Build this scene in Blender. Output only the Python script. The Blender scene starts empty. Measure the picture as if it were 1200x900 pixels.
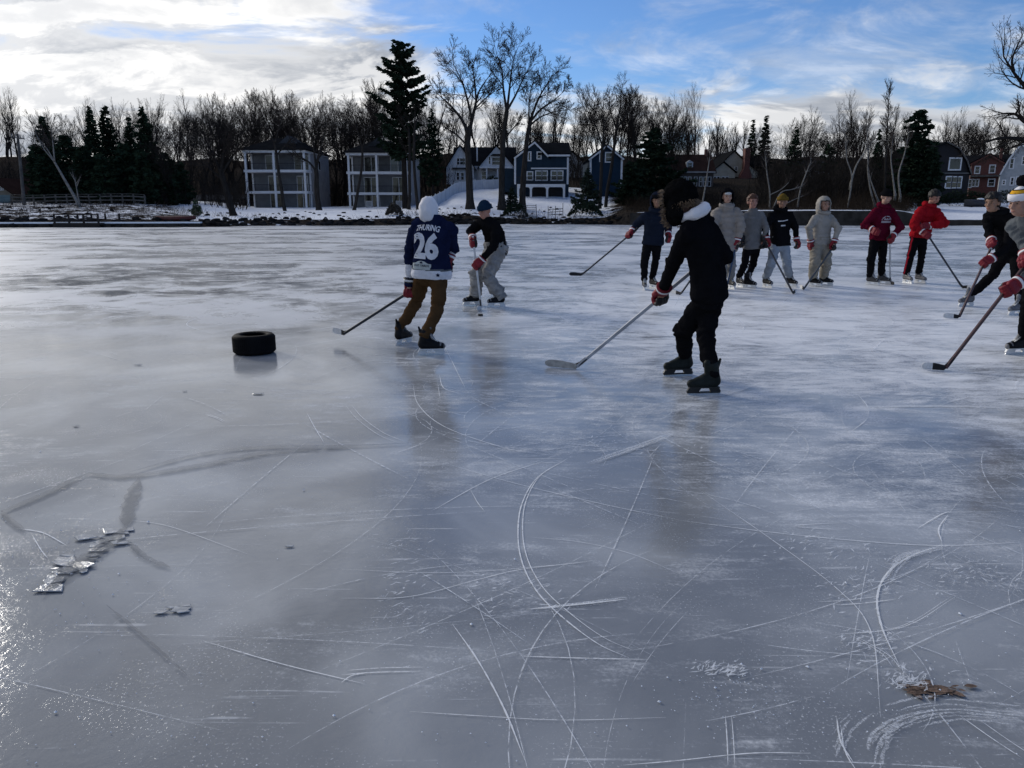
EXPOSURE = 0.5
SKY_STRENGTH = .1
CLOUD_DARK = (.27, .295, .34)
CLOUD_LIGHT = (.80, .79, .775)
ICE_DARK = (.195,.208,.225)
ICE_MILK = (.37,.385,.40)
SKY_TINT = (.49, .63, .86)
import bpy, bmesh, math, random
from mathutils import Vector, Matrix, noise
from mathutils.bvhtree import BVHTree
V = Vector
C = bpy.context.scene.collection
R = math.radians
PITCH = R(12.9); CP, SP = math.cos(PITCH), math.sin(PITCH)
CAMZ = 1.55
SUN_AZ, SUN_EL = R(-45), R(23.5)

# a viewing ray of the photograph turned into a place in the world
def P(px, py, Y):
    xc = (px-600)/900; yc = -(py-450)/900
    t = Y/(CP + yc*SP)
    return V((xc*t, Y, CAMZ + (-SP + yc*CP)*t))
def G(px, py, z=0.0):
    xc = (px-600)/900; yc = -(py-450)/900
    dz = -SP + yc*CP
    t = (z-CAMZ)/dz
    return V((xc*t, (CP+yc*SP)*t, z))
def pxof(X, Y): return 600 + 923*X/Y

def smooth01(t): t = max(0.0, min(1.0, t)); return t*t*(3-2*t)

# ------------------------------------------------------------------ mesh builder
class MB:
    def __init__(s): s.v = []; s.f = []; s.m = []; s.mi = 0
    def add(s, verts, faces):
        b = len(s.v); s.v.extend([tuple(v) for v in verts])
        for f in faces: s.f.append(tuple(i+b for i in f)); s.m.append(s.mi)
        return b
    def box(s, x0, x1, y0, y1, z0, z1):
        s.add([(x0,y0,z0),(x1,y0,z0),(x1,y1,z0),(x0,y1,z0),(x0,y0,z1),(x1,y0,z1),(x1,y1,z1),(x0,y1,z1)],
              [(0,3,2,1),(4,5,6,7),(0,1,5,4),(1,2,6,5),(2,3,7,6),(3,0,4,7)])
    def bar(s, a, b, w, h, up=V((0,0,1))):
        a = V(a); b = V(b); d = (b-a).normalized()
        sx = d.cross(up)
        if sx.length < 1e-4: sx = d.cross(V((1,0,0)))
        sx.normalize(); sz = sx.cross(d)
        vs = []
        for p in (a, b):
            for (i, j) in ((-1,-1),(1,-1),(1,1),(-1,1)): vs.append(p + sx*i*w/2 + sz*j*h/2)
        s.add(vs, [(0,1,2,3),(7,6,5,4),(0,4,5,1),(1,5,6,2),(2,6,7,3),(3,7,4,0)])
    def prism(s, poly, y0, y1):
        """poly in (x,z), extruded along y"""
        n = len(poly)
        vs = [(x,y0,z) for x,z in poly] + [(x,y1,z) for x,z in poly]
        fs = [tuple(range(n)), tuple(range(2*n-1, n-1, -1))]
        for i in range(n):
            j = (i+1) % n; fs.append((j, i, i+n, j+n))
        s.add(vs, fs)
    def tube(s, pts, rad, n=6, cap=True):
        """polyline tube"""
        pts = [V(p) for p in pts]; k = len(pts)
        ring = []; vs = []
        prev = None
        for i, p in enumerate(pts):
            d = (pts[min(i+1,k-1)] - pts[max(i-1,0)])
            if d.length < 1e-9: d = V((0,0,1))
            d.normalize()
            if prev is None:
                u = d.orthogonal().normalized()
            else:
                u = prev - d*prev.dot(d)
                if u.length < 1e-6: u = d.orthogonal()
                u.normalize()
            prev = u; w = d.cross(u); r = rad[i] if hasattr(rad, '__len__') else rad
            for j in range(n):
                a = 2*math.pi*j/n
                vs.append(p + (u*math.cos(a) + w*math.sin(a))*r)
        fs = []
        for i in range(k-1):
            for j in range(n):
                a = i*n+j; b = i*n+(j+1) % n
                fs.append((a, b, b+n, a+n))
        if cap:
            fs.append(tuple(range(n-1, -1, -1))); fs.append(tuple(range((k-1)*n, k*n)))
        s.add(vs, fs)
    def capsule(s, a, b, ra, rb, n=12, m=4):
        a = V(a); b = V(b); d = b-a
        L = d.length
        d = d/L if L > 1e-6 else V((0,0,1))
        pts = []; rad = []
        for i in range(m+1):
            t = math.pi/2*(1 - i/m); pts.append(a - d*ra*math.sin(t)); rad.append(max(ra*math.cos(t), ra*.02))
        for i in range(m+1):
            t = math.pi/2*(i/m); pts.append(b + d*rb*math.sin(t)); rad.append(max(rb*math.cos(t), rb*.02))
        s._loft(pts, rad, d, n)
    def _loft(s, pts, rad, d, n):
        u = d.orthogonal().normalized(); w = d.cross(u); vs = []
        for p, r in zip(pts, rad):
            for j in range(n):
                a = 2*math.pi*j/n; vs.append(p + (u*math.cos(a)+w*math.sin(a))*r)
        k = len(pts); fs = []
        for i in range(k-1):
            for j in range(n):
                a = i*n+j; b = i*n+(j+1) % n; fs.append((a, b, b+n, a+n))
        fs.append(tuple(range(n-1, -1, -1))); fs.append(tuple(range((k-1)*n, k*n)))
        s.add(vs, fs)
    def ellipsoid(s, c, M, r, n=16, m=10, f=None):
        """M: 3x3 basis (columns right, forward, up), r radii; f(dir)->radius factor"""
        c = V(c); vs = []; fs = []
        for i in range(m+1):
            t = math.pi*i/m
            for j in range(n):
                a = 2*math.pi*j/n
                q = V((math.sin(t)*math.cos(a), math.sin(t)*math.sin(a), math.cos(t)))
                k = f(q) if f else 1.0
                vs.append(c + M @ V((q.x*r[0]*k, q.y*r[1]*k, q.z*r[2]*k)))
        for i in range(m):
            for j in range(n):
                a = i*n+j; b = i*n+(j+1) % n
                fs.append((a, a+n, b+n, b))
        s.add(vs, fs)
    def rings(s, rings, cap=True):
        n = len(rings[0]); vs = [p for r in rings for p in r]; fs = []
        for i in range(len(rings)-1):
            for j in range(n):
                a = i*n+j; b = i*n+(j+1) % n; fs.append((a, b, b+n, a+n))
        if cap:
            fs.append(tuple(range(n-1, -1, -1))); fs.append(tuple(range((len(rings)-1)*n, len(rings)*n)))
        s.add(vs, fs)
    def mesh(s, name, mats, smooth=False):
        me = bpy.data.meshes.new(name)
        me.from_pydata(s.v, [], s.f); me.validate(clean_customdata=False)
        if not isinstance(mats, (list, tuple)): mats = [mats]
        for m in mats: me.materials.append(m)
        if len(mats) > 1 and len(me.polygons) == len(s.m): me.polygons.foreach_set('material_index', s.m)
        if smooth: me.polygons.foreach_set('use_smooth', [True]*len(me.polygons))
        me.update()
        return me
    def build(s, name, mats, parent=None, smooth=False):
        o = bpy.data.objects.new(name, s.mesh(name, mats, smooth)); C.objects.link(o)
        if parent is not None: o.parent = parent
        return o

def tag(o, label=None, cat=None, group=None, kind=None):
    if label: o['label'] = label
    if cat: o['category'] = cat
    if group: o['group'] = group
    if kind: o['kind'] = kind
    return o
def empty(name, loc, label=None, cat=None, group=None, rz=0.0):
    o = bpy.data.objects.new(name, None); C.objects.link(o); o.empty_display_size = .2
    o.location = loc; o.rotation_euler = (0, 0, rz)
    return tag(o, label, cat, group)
def copy_tree(o, parent=None):
    c = o.copy(); C.objects.link(c)
    if parent is not None: c.parent = parent
    for ch in list(o.children): copy_tree(ch, c)
    return c
def evaluated(o):
    dg = bpy.context.evaluated_depsgraph_get()
    return bpy.data.meshes.new_from_object(o.evaluated_get(dg))
def fuse(mb, name, mats, voxel, smooth_it=4, parent=None):
    """one continuous surface out of overlapping shapes"""
    o = mb.build(name, mats, None)
    m = o.modifiers.new('r', 'REMESH'); m.mode = 'VOXEL'; m.voxel_size = voxel
    if smooth_it:
        k = o.modifiers.new('s', 'SMOOTH'); k.factor = .5; k.iterations = smooth_it
    me = evaluated(o); o.modifiers.clear(); old = o.data; o.data = me; bpy.data.meshes.remove(old)
    me.name = name
    me.materials.clear()
    for q in (mats if isinstance(mats, (list, tuple)) else [mats]): me.materials.append(q)
    me.polygons.foreach_set('use_smooth', [True]*len(me.polygons))
    if parent is not None: o.parent = parent
    return o

# ------------------------------------------------------------------ materials
def newmat(name):
    m = bpy.data.materials.new(name); m.use_nodes = True
    nt = m.node_tree; return m, nt, nt.nodes['Principled BSDF'], nt.nodes['Material Output']
def N(nt, t, **kw):
    n = nt.nodes.new(t)
    for k, v in kw.items():
        if k in n.bl_rna.properties: setattr(n, k, v)
        else: n.inputs[k].default_value = v
    return n
def L(nt, a, b): nt.links.new(a, b)
def math_n(nt, op, a, b=None, clamp=False):
    n = nt.nodes.new('ShaderNodeMath'); n.operation = op; n.use_clamp = clamp
    for i, x in enumerate((a, b)):
        if x is None: continue
        if isinstance(x, (int, float)): n.inputs[i].default_value = x
        else: nt.links.new(x, n.inputs[i])
    return n.outputs[0]
def maprange(nt, x, a, b, c=0.0, d=1.0, smooth=True):
    n = nt.nodes.new('ShaderNodeMapRange'); n.interpolation_type = 'SMOOTHSTEP' if smooth else 'LINEAR'
    nt.links.new(x, n.inputs['Value'])
    for k, v in zip(('From Min', 'From Max', 'To Min', 'To Max'), (a, b, c, d)): n.inputs[k].default_value = v
    return n.outputs['Result']
def mixcol(nt, fac, a, b, typ='MIX'):
    n = nt.nodes.new('ShaderNodeMix'); n.data_type = 'RGBA'; n.blend_type = typ
    for k, x in (('Factor', fac),):
        if isinstance(x, (int, float)): n.inputs[0].default_value = x
        else: nt.links.new(x, n.inputs[0])
    for i, x in ((6, a), (7, b)):
        if isinstance(x, (tuple, list)): n.inputs[i].default_value = (*x[:3], 1)
        else: nt.links.new(x, n.inputs[i])
    return n.outputs[2]
def mixval(nt, fac, a, b):
    n = nt.nodes.new('ShaderNodeMix'); n.data_type = 'FLOAT'
    for i, x in ((0, fac), (2, a), (3, b)):
        if isinstance(x, (int, float)): n.inputs[i].default_value = x
        else: nt.links.new(x, n.inputs[i])
    return n.outputs[0]
def noise_n(nt, vec, scale, detail=4, rough=.55, dist=0.0):
    n = N(nt, 'ShaderNodeTexNoise'); n.inputs['Scale'].default_value = scale
    n.inputs['Detail'].default_value = detail; n.inputs['Roughness'].default_value = rough
    n.inputs['Distortion'].default_value = dist
    if vec is not None: nt.links.new(vec, n.inputs['Vector'])
    return n.outputs['Fac']
def objvec(nt, scale=None, rot=None):
    t = N(nt, 'ShaderNodeTexCoord').outputs['Object']
    if scale or rot:
        m = N(nt, 'ShaderNodeMapping')
        if scale: m.inputs['Scale'].default_value = scale
        if rot: m.inputs['Rotation'].default_value = rot
        nt.links.new(t, m.inputs['Vector']); return m.outputs['Vector']
    return t
MATS = {}
def mat(name, col, rough=.8, var=.2, scale=6.0, bump=0.0, bscale=60.0, spec=.35, metal=0.0, fine=0.0, stretch=None, sheen=0.0):
    if name in MATS: return MATS[name]
    m, nt, b, out = newmat(name)
    v = objvec(nt, stretch)
    f = noise_n(nt, v, scale, 5, .6)
    f = maprange(nt, f, .3, .7)
    lo = tuple(c*(1-var) for c in col); hi = tuple(min(1, c*(1+var)) for c in col)
    c = mixcol(nt, f, lo, hi)
    if fine:
        g = noise_n(nt, v, scale*14, 2)
        c = mixcol(nt, maprange(nt, g, .35, .65, 0, fine), c, tuple(x*.45 for x in col))
    L(nt, c, b.inputs['Base Color'])
    b.inputs['Roughness'].default_value = rough; b.inputs['Specular IOR Level'].default_value = spec
    b.inputs['Metallic'].default_value = metal
    if sheen: b.inputs['Sheen Weight'].default_value = sheen
    if bump:
        bn = N(nt, 'ShaderNodeBump'); bn.inputs['Strength'].default_value = bump; bn.inputs['Distance'].default_value = .01
        L(nt, noise_n(nt, v, bscale, 3), bn.inputs['Height']); L(nt, bn.outputs['Normal'], b.inputs['Normal'])
    MATS[name] = m
    return m
def siding(name, col, pitch=.13, vertical=False, var=.12):
    if name in MATS: return MATS[name]
    m, nt, b, out = newmat(name)
    v = objvec(nt)
    sx = N(nt, 'ShaderNodeSeparateXYZ'); L(nt, v, sx.inputs[0])
    fr = math_n(nt, 'FRACT', math_n(nt, 'MULTIPLY', sx.outputs['X' if vertical else 'Z'], 1/pitch))
    f = maprange(nt, noise_n(nt, v, 1.3, 5, .6), .3, .7)
    c = mixcol(nt, f, tuple(x*(1-var) for x in col), tuple(min(1, x*(1+var)) for x in col))
    edge = maprange(nt, fr, 0.0, .12, .55, 1.0, False)
    c = mixcol(nt, 1.0, c, edge, 'MULTIPLY')
    L(nt, c, b.inputs['Base Color']); b.inputs['Roughness'].default_value = .8; b.inputs['Specular IOR Level'].default_value = .06
    bn = N(nt, 'ShaderNodeBump'); bn.inputs['Strength'].default_value = .6; bn.inputs['Distance'].default_value = .02
    L(nt, fr, bn.inputs['Height']); L(nt, bn.outputs['Normal'], b.inputs['Normal'])
    MATS[name] = m; return m
def shingle(name, col):
    if name in MATS: return MATS[name]
    m, nt, b, out = newmat(name)
    v = objvec(nt)
    br = N(nt, 'ShaderNodeTexBrick'); L(nt, objvec(nt, (3, 3, 5)), br.inputs['Vector'])
    br.inputs['Color1'].default_value = (*[x*.8 for x in col], 1); br.inputs['Color2'].default_value = (*[x*1.25 for x in col], 1)
    br.inputs['Mortar'].default_value = (*[x*.5 for x in col], 1); br.inputs['Mortar Size'].default_value = .03
    f = maprange(nt, noise_n(nt, v, .8, 5), .3, .7)
    c = mixcol(nt, math_n(nt, 'MULTIPLY', f, .5), br.outputs['Color'], tuple(x*1.5 for x in col))
    L(nt, c, b.inputs['Base Color']); b.inputs['Roughness'].default_value = .95; b.inputs['Specular IOR Level'].default_value = 0
    MATS[name] = m; return m
def glassmat(name, col=(.02,.025,.03)):
    if name in MATS: return MATS[name]
    m, nt, b, out = newmat(name)
    f = noise_n(nt, objvec(nt), .7, 2)
    L(nt, mixcol(nt, f, col, tuple(c*2.5 for c in col)), b.inputs['Base Color'])
    b.inputs['Roughness'].default_value = .06; b.inputs['IOR'].default_value = 1.5
    bn = N(nt, 'ShaderNodeBump'); bn.inputs['Strength'].default_value = .05
    L(nt, noise_n(nt, objvec(nt), .9, 1), bn.inputs['Height']); L(nt, bn.outputs['Normal'], b.inputs['Normal'])
    MATS[name] = m; return m
# ------------------------------------------------------------------ camera, sun, sky
scene = bpy.context.scene
cam_d = bpy.data.cameras.new('camera'); cam = bpy.data.objects.new('camera', cam_d); C.objects.link(cam)
cam.location = (0, 0, CAMZ); cam.rotation_euler = (R(90)-PITCH, 0, 0)
cam_d.sensor_fit = 'HORIZONTAL'; cam_d.sensor_width = 36; cam_d.lens = 27.0
cam_d.clip_start = .05; cam_d.clip_end = 5000
scene.camera = cam
SUNV = V((math.sin(SUN_AZ)*math.cos(SUN_EL), math.cos(SUN_AZ)*math.cos(SUN_EL), math.sin(SUN_EL)))
sd = bpy.data.lights.new('sun', 'SUN'); sd.energy = 1.4; sd.angle = R(14); sd.color = (1, .95, .87)
so = bpy.data.objects.new('sun', sd); C.objects.link(so); so.location = (-30, 40, 40)
so.rotation_euler = (-SUNV).to_track_quat('-Z', 'Y').to_euler()
scene.view_settings.view_transform = 'Standard'; scene.view_settings.look = 'None'
scene.view_settings.exposure = EXPOSURE; scene.view_settings.gamma = 1
scene.cycles.use_denoising = True
scene.cycles.max_bounces = 6; scene.cycles.transparent_max_bounces = 12
scene.cycles.sample_clamp_indirect = 4

w = bpy.data.worlds.new('World'); scene.world = w; w.use_nodes = True
nt = w.node_tree; bg = nt.nodes['Background']
sky = N(nt, 'ShaderNodeTexSky'); sky.sky_type = 'NISHITA'; sky.sun_disc = False
sky.sun_elevation = SUN_EL; sky.sun_rotation = SUN_AZ
sky.air_density = 1.0; sky.dust_density = .1; sky.ozone_density = 3.0
d = N(nt, 'ShaderNodeTexCoord').outputs['Generated']
nv = N(nt, 'ShaderNodeVectorMath', operation='NORMALIZE'); L(nt, d, nv.inputs[0]); d = nv.outputs[0]
sx = N(nt, 'ShaderNodeSeparateXYZ'); L(nt, d, sx.inputs[0])
x, y, z = sx.outputs
zc = math_n(nt, 'ADD', math_n(nt, 'MAXIMUM', z, 0.0), .26)
cv = N(nt, 'ShaderNodeCombineXYZ'); L(nt, math_n(nt, 'DIVIDE', x, zc), cv.inputs[0]); L(nt, math_n(nt, 'DIVIDE', y, zc), cv.inputs[1])
def clouds(off, scl=(1.0, 1.6, 1), rot=R(14), scale=2.1, detail=10, rough=.58, dist=.5):
    mp = N(nt, 'ShaderNodeMapping'); L(nt, cv.outputs[0], mp.inputs['Vector'])
    mp.inputs['Location'].default_value = off; mp.inputs['Scale'].default_value = scl; mp.inputs['Rotation'].default_value = (0, 0, rot)
    return noise_n(nt, mp.outputs['Vector'], scale, detail, rough, dist)
hl = math_n(nt, 'SQRT', math_n(nt, 'ADD', math_n(nt, 'MULTIPLY', x, x), math_n(nt, 'MULTIPLY', y, y)))
az = math_n(nt, 'DIVIDE', x, math_n(nt, 'MAXIMUM', hl, .001))
n1 = clouds((3.1, 1.7, 0)); n2 = clouds((3.1-.10, 1.7+.13, 0))          # the second is nudged towards the sun: its difference lights the rims
wisps = clouds((9.3, 4.2, 2), scl=(1.0, 1.25, 1), rot=R(-38), scale=1.9, detail=10, rough=.60, dist=.9)
left = maprange(nt, az, -.30, .02, 1.0, 0.0)                           # thick deck to the left, towards the sun
lowband = maprange(nt, z, .085, .20, 1.0, 0.0)                          # pale band just above the horizon
bias = math_n(nt, 'ADD', math_n(nt, 'MULTIPLY', left, .36), math_n(nt, 'MULTIPLY', lowband, .33))
dens = maprange(nt, math_n(nt, 'ADD', n1, bias), .58, .84)
thin = math_n(nt, 'MULTIPLY', maprange(nt, wisps, .44, .80), .70)
dens = math_n(nt, 'MAXIMUM', dens, thin)
dens = math_n(nt, 'MULTIPLY', dens, maprange(nt, y, -.35, .15, .45, 1.0))       # clearer sky behind the camera, shaped to lower the ambient light
rim = maprange(nt, math_n(nt, 'SUBTRACT', n1, n2), -.05, .07)
dt = N(nt, 'ShaderNodeVectorMath', operation='DOT_PRODUCT'); L(nt, d, dt.inputs[0]); dt.inputs[1].default_value = SUNV
sunp = math_n(nt, 'POWER', math_n(nt, 'MAXIMUM', dt.outputs['Value'], 0.0), 14.0)
body = maprange(nt, n1, .40, .62, 1.0, 0.0)
lightf = math_n(nt, 'ADD', math_n(nt, 'MULTIPLY', rim, .52), math_n(nt, 'MULTIPLY', body, .48))
ccol = mixcol(nt, lightf, CLOUD_DARK, CLOUD_LIGHT)
core = math_n(nt, 'POWER', math_n(nt, 'MAXIMUM', dt.outputs['Value'], 0.0), 130.0)
glow = math_n(nt, 'ADD', 1.0, math_n(nt, 'ADD', math_n(nt, 'MULTIPLY', sunp, .30), math_n(nt, 'MULTIPLY', core, 2.5)))
gl = N(nt, 'ShaderNodeVectorMath', operation='SCALE'); L(nt, ccol, gl.inputs[0]); L(nt, glow, gl.inputs['Scale'])
skyc = N(nt, 'ShaderNodeVectorMath', operation='SCALE'); L(nt, sky.outputs[0], skyc.inputs[0]); skyc.inputs['Scale'].default_value = SKY_STRENGTH
tint = N(nt, 'ShaderNodeVectorMath', operation='MULTIPLY'); L(nt, skyc.outputs[0], tint.inputs[0]); tint.inputs[1].default_value = SKY_TINT
final = mixcol(nt, dens, tint.outputs[0], gl.outputs[0])
# the background strength stays at SKY_STRENGTH; the clouds are given in the same units
un = N(nt, 'ShaderNodeVectorMath', operation='SCALE'); L(nt, final, un.inputs[0]); un.inputs['Scale'].default_value = 1/SKY_STRENGTH
L(nt, un.outputs[0], bg.inputs['Color']); bg.inputs['Strength'].default_value = SKY_STRENGTH
# ------------------------------------------------------------------ shore terrain: profile control rows by bearing (pixel column) -> seven (distance, height)
ROWS = [
 (-700, [(60,0),(62,.5),(80,1.9),(98,2.2),(130,3),(210,13),(600,34)]),
 (0,    [(64,0),(66,.5),(81,1.75),(98,2.2),(130,3),(210,13),(600,34)]),
 (150,  [(65,0),(67,.5),(82,1.8),(98,2.3),(130,3),(210,13),(600,34)]),
 (235,  [(66,0),(68,.45),(80,1.15),(98,1.9),(130,3),(210,13),(600,34)]),
 (300,  [(70,0),(72,.5),(88,1.1),(104,1.55),(130,2.0),(210,13),(600,34)]),
 (400,  [(71,0),(73,.5),(88,1.2),(104,1.5),(130,2.0),(210,13),(600,34)]),
 (490,  [(74,0),(76,.55),(88,1.3),(104,1.6),(130,2.6),(210,14),(600,34)]),
 (540,  [(77,0),(79,.7),(90,1.9),(101,3.0),(125,5.2),(210,14),(600,34)]),
 (610,  [(77,0),(79,.4),(90,1.6),(102,3.0),(125,5.2),(210,14),(600,34)]),
 (700,  [(76,0),(78,.4),(90,1.5),(104,2.9),(125,4.9),(210,14),(600,34)]),
 (740,  [(74,0),(74.4,1.1),(86,1.7),(104,2.9),(125,4.5),(210,14),(600,34)]),
 (800,  [(72,0),(72.2,1.28),(84,1.6),(104,3.2),(130,4.7),(210,14),(600,34)]),
 (1050, [(72,0),(72.2,1.3),(82,1.7),(104,3.4),(130,4.8),(210,14),(600,34)]),
 (1085, [(72,0),(72.2,.9),(82,1.3),(98,1.75),(130,3.2),(210,9),(600,26)]),
 (1110, [(72,0),(72.2,.5),(82,1.0),(96,1.65),(130,3.2),(210,9),(600,26)]),
 (1300, [(70,0),(70.2,.5),(82,1.0),(96,1.7),(130,3.2),(210,9),(600,26)]),
 (1900, [(64,0),(66,.5),(80,1.2),(96,1.7),(130,3.2),(210,9),(600,26)]),
]
def profile(px):
    if px <= ROWS[0][0]: return ROWS[0][1]
    for (a, ra), (b, rb) in zip(ROWS, ROWS[1:]):
        if px <= b:
            t = smooth01((px-a)/(b-a))
            return [(p[0]+(q[0]-p[0])*t, p[1]+(q[1]-p[1])*t) for p, q in zip(ra, rb)]
    return ROWS[-1][1]
def gz(X, Y):
    px = pxof(X, Y); pr = profile(px)
    if Y <= pr[0][0]: return -.35*min(1, (pr[0][0]-Y)/2)
    for (a, za), (b, zb) in zip(pr, pr[1:]):
        if Y <= b:
            t = (Y-a)/(b-a); h = za+(zb-za)*t; break
    else: h = pr[-1][1] + (Y-pr[-1][0])*.012
    if Y > 140: h += 3.2*noise.noise(V((X*.035, Y*.03, 11)))*min(1, (Y-140)/40)
    k = min(1, (Y-pr[0][0])/4)
    n = noise.noise(V((X*.22, Y*.22, 3)))*.16 + noise.noise(V((X*.9, Y*.9, 7)))*.07
    return h + n*k
def at(px, Y, z=None):
    """ground point seen in the pixel column px at distance Y"""
    X = (px-600)*Y/923
    return V((X, Y, gz(X, Y) if z is None else z))

def make_terrain():
    us = [(-700+i*(2600/330)) for i in range(331)]
    ks = [-.6, 0, .15, .3, .45, .6, .75, .9, 1]
    fr = []
    for k in range(6):
        n = (4, 12, 12, 10, 12, 12)[k]
        for i in range(n): fr.append((k, i/n))
    fr.append((5, 1.0))
    me = MB(); snow = []
    SN = [(-700,.54),(0,.52),(200,.52),(245,.9),(330,.95),(430,.92),(470,.75),(500,.72),(530,.93),(660,.95),(700,.75),(735,.30),(780,.12),(1040,.14),(1075,.6),(1100,1.0),(1900,1.0)]
    def sn(px, Y, pr):
        for (a, va), (b, vb) in zip(SN, SN[1:]):
            if px <= b: s = va+(vb-va)*max(0, (px-a)/(b-a)); break
        else: s = 1
        if pr[1][0]+.3 < Y < pr[1][0]+1.9 and 742 < px < 1090: s = 1.0            # snow lip lying on the sea wall
        if Y < pr[1][0]+1.0 and px < 745: s -= .5                  # wet stony edge
        if Y > 114: s = min(s, .62 if Y < 122 else .12)
        return s
    for u in us:
        pr = profile(u)
        xs = u
        Y = pr[0][0]-2.5; X = (u-600)*Y/923; me.v.append((X, Y, -.4)); snow.append(0)
        for k, t in fr:
            Y = pr[k][0] + (pr[k+1][0]-pr[k][0])*t; X = (u-600)*Y/923
            me.v.append((X, Y, gz(X, Y))); snow.append(sn(u, Y, pr))
        Y = 2600; X = (u-600)*Y/923; me.v.append((X, Y, 40)); snow.append(.3)
    n = len(fr)+2
    for i in range(len(us)-1):
        for j in range(n-1):
            a = i*n+j; me.f.append((a, a+n, a+n+1, a+1)); me.m.append(0)
    m, nt, b, out = newmat('snowy_bank')
    v = objvec(nt)
    at_ = N(nt, 'ShaderNodeAttribute'); at_.attribute_name = 'snow'
    f = noise_n(nt, v, .55, 8, .68)
    f2 = noise_n(nt, v, 2.4, 6, .7)
    ff = math_n(nt, 'ADD', math_n(nt, 'MULTIPLY', f, .6), math_n(nt, 'MULTIPLY', f2, .4))
    k = math_n(nt, 'ADD', ff, math_n(nt, 'MULTIPLY', at_.outputs['Fac'], .62))
    mask = maprange(nt, k, .80, .88)
    litter = mixcol(nt, maprange(nt, noise_n(nt, v, 3, 6, .7), .35, .65), (.018,.016,.015), (.055,.045,.036))
    sn_c = mixcol(nt, maprange(nt, f2, .3, .7), (.66,.69,.75), (.84,.86,.89))
    L(nt, mixcol(nt, mask, litter, sn_c), b.inputs['Base Color'])
    b.inputs['Roughness'].default_value = .9; b.inputs['Specular IOR Level'].default_value = 0
    bn = N(nt, 'ShaderNodeBump'); bn.inputs['Strength'].default_value = .7; bn.inputs['Distance'].default_value = .12
    L(nt, ff, bn.inputs['Height']); L(nt, bn.outputs['Normal'], b.inputs['Normal'])
    o = me.build('ground', m, None, True); tag(o, kind='structure')
    a = o.data.attributes.new('snow', 'FLOAT', 'POINT'); a.data.foreach_set('value', snow)
    return o
make_terrain()

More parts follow.
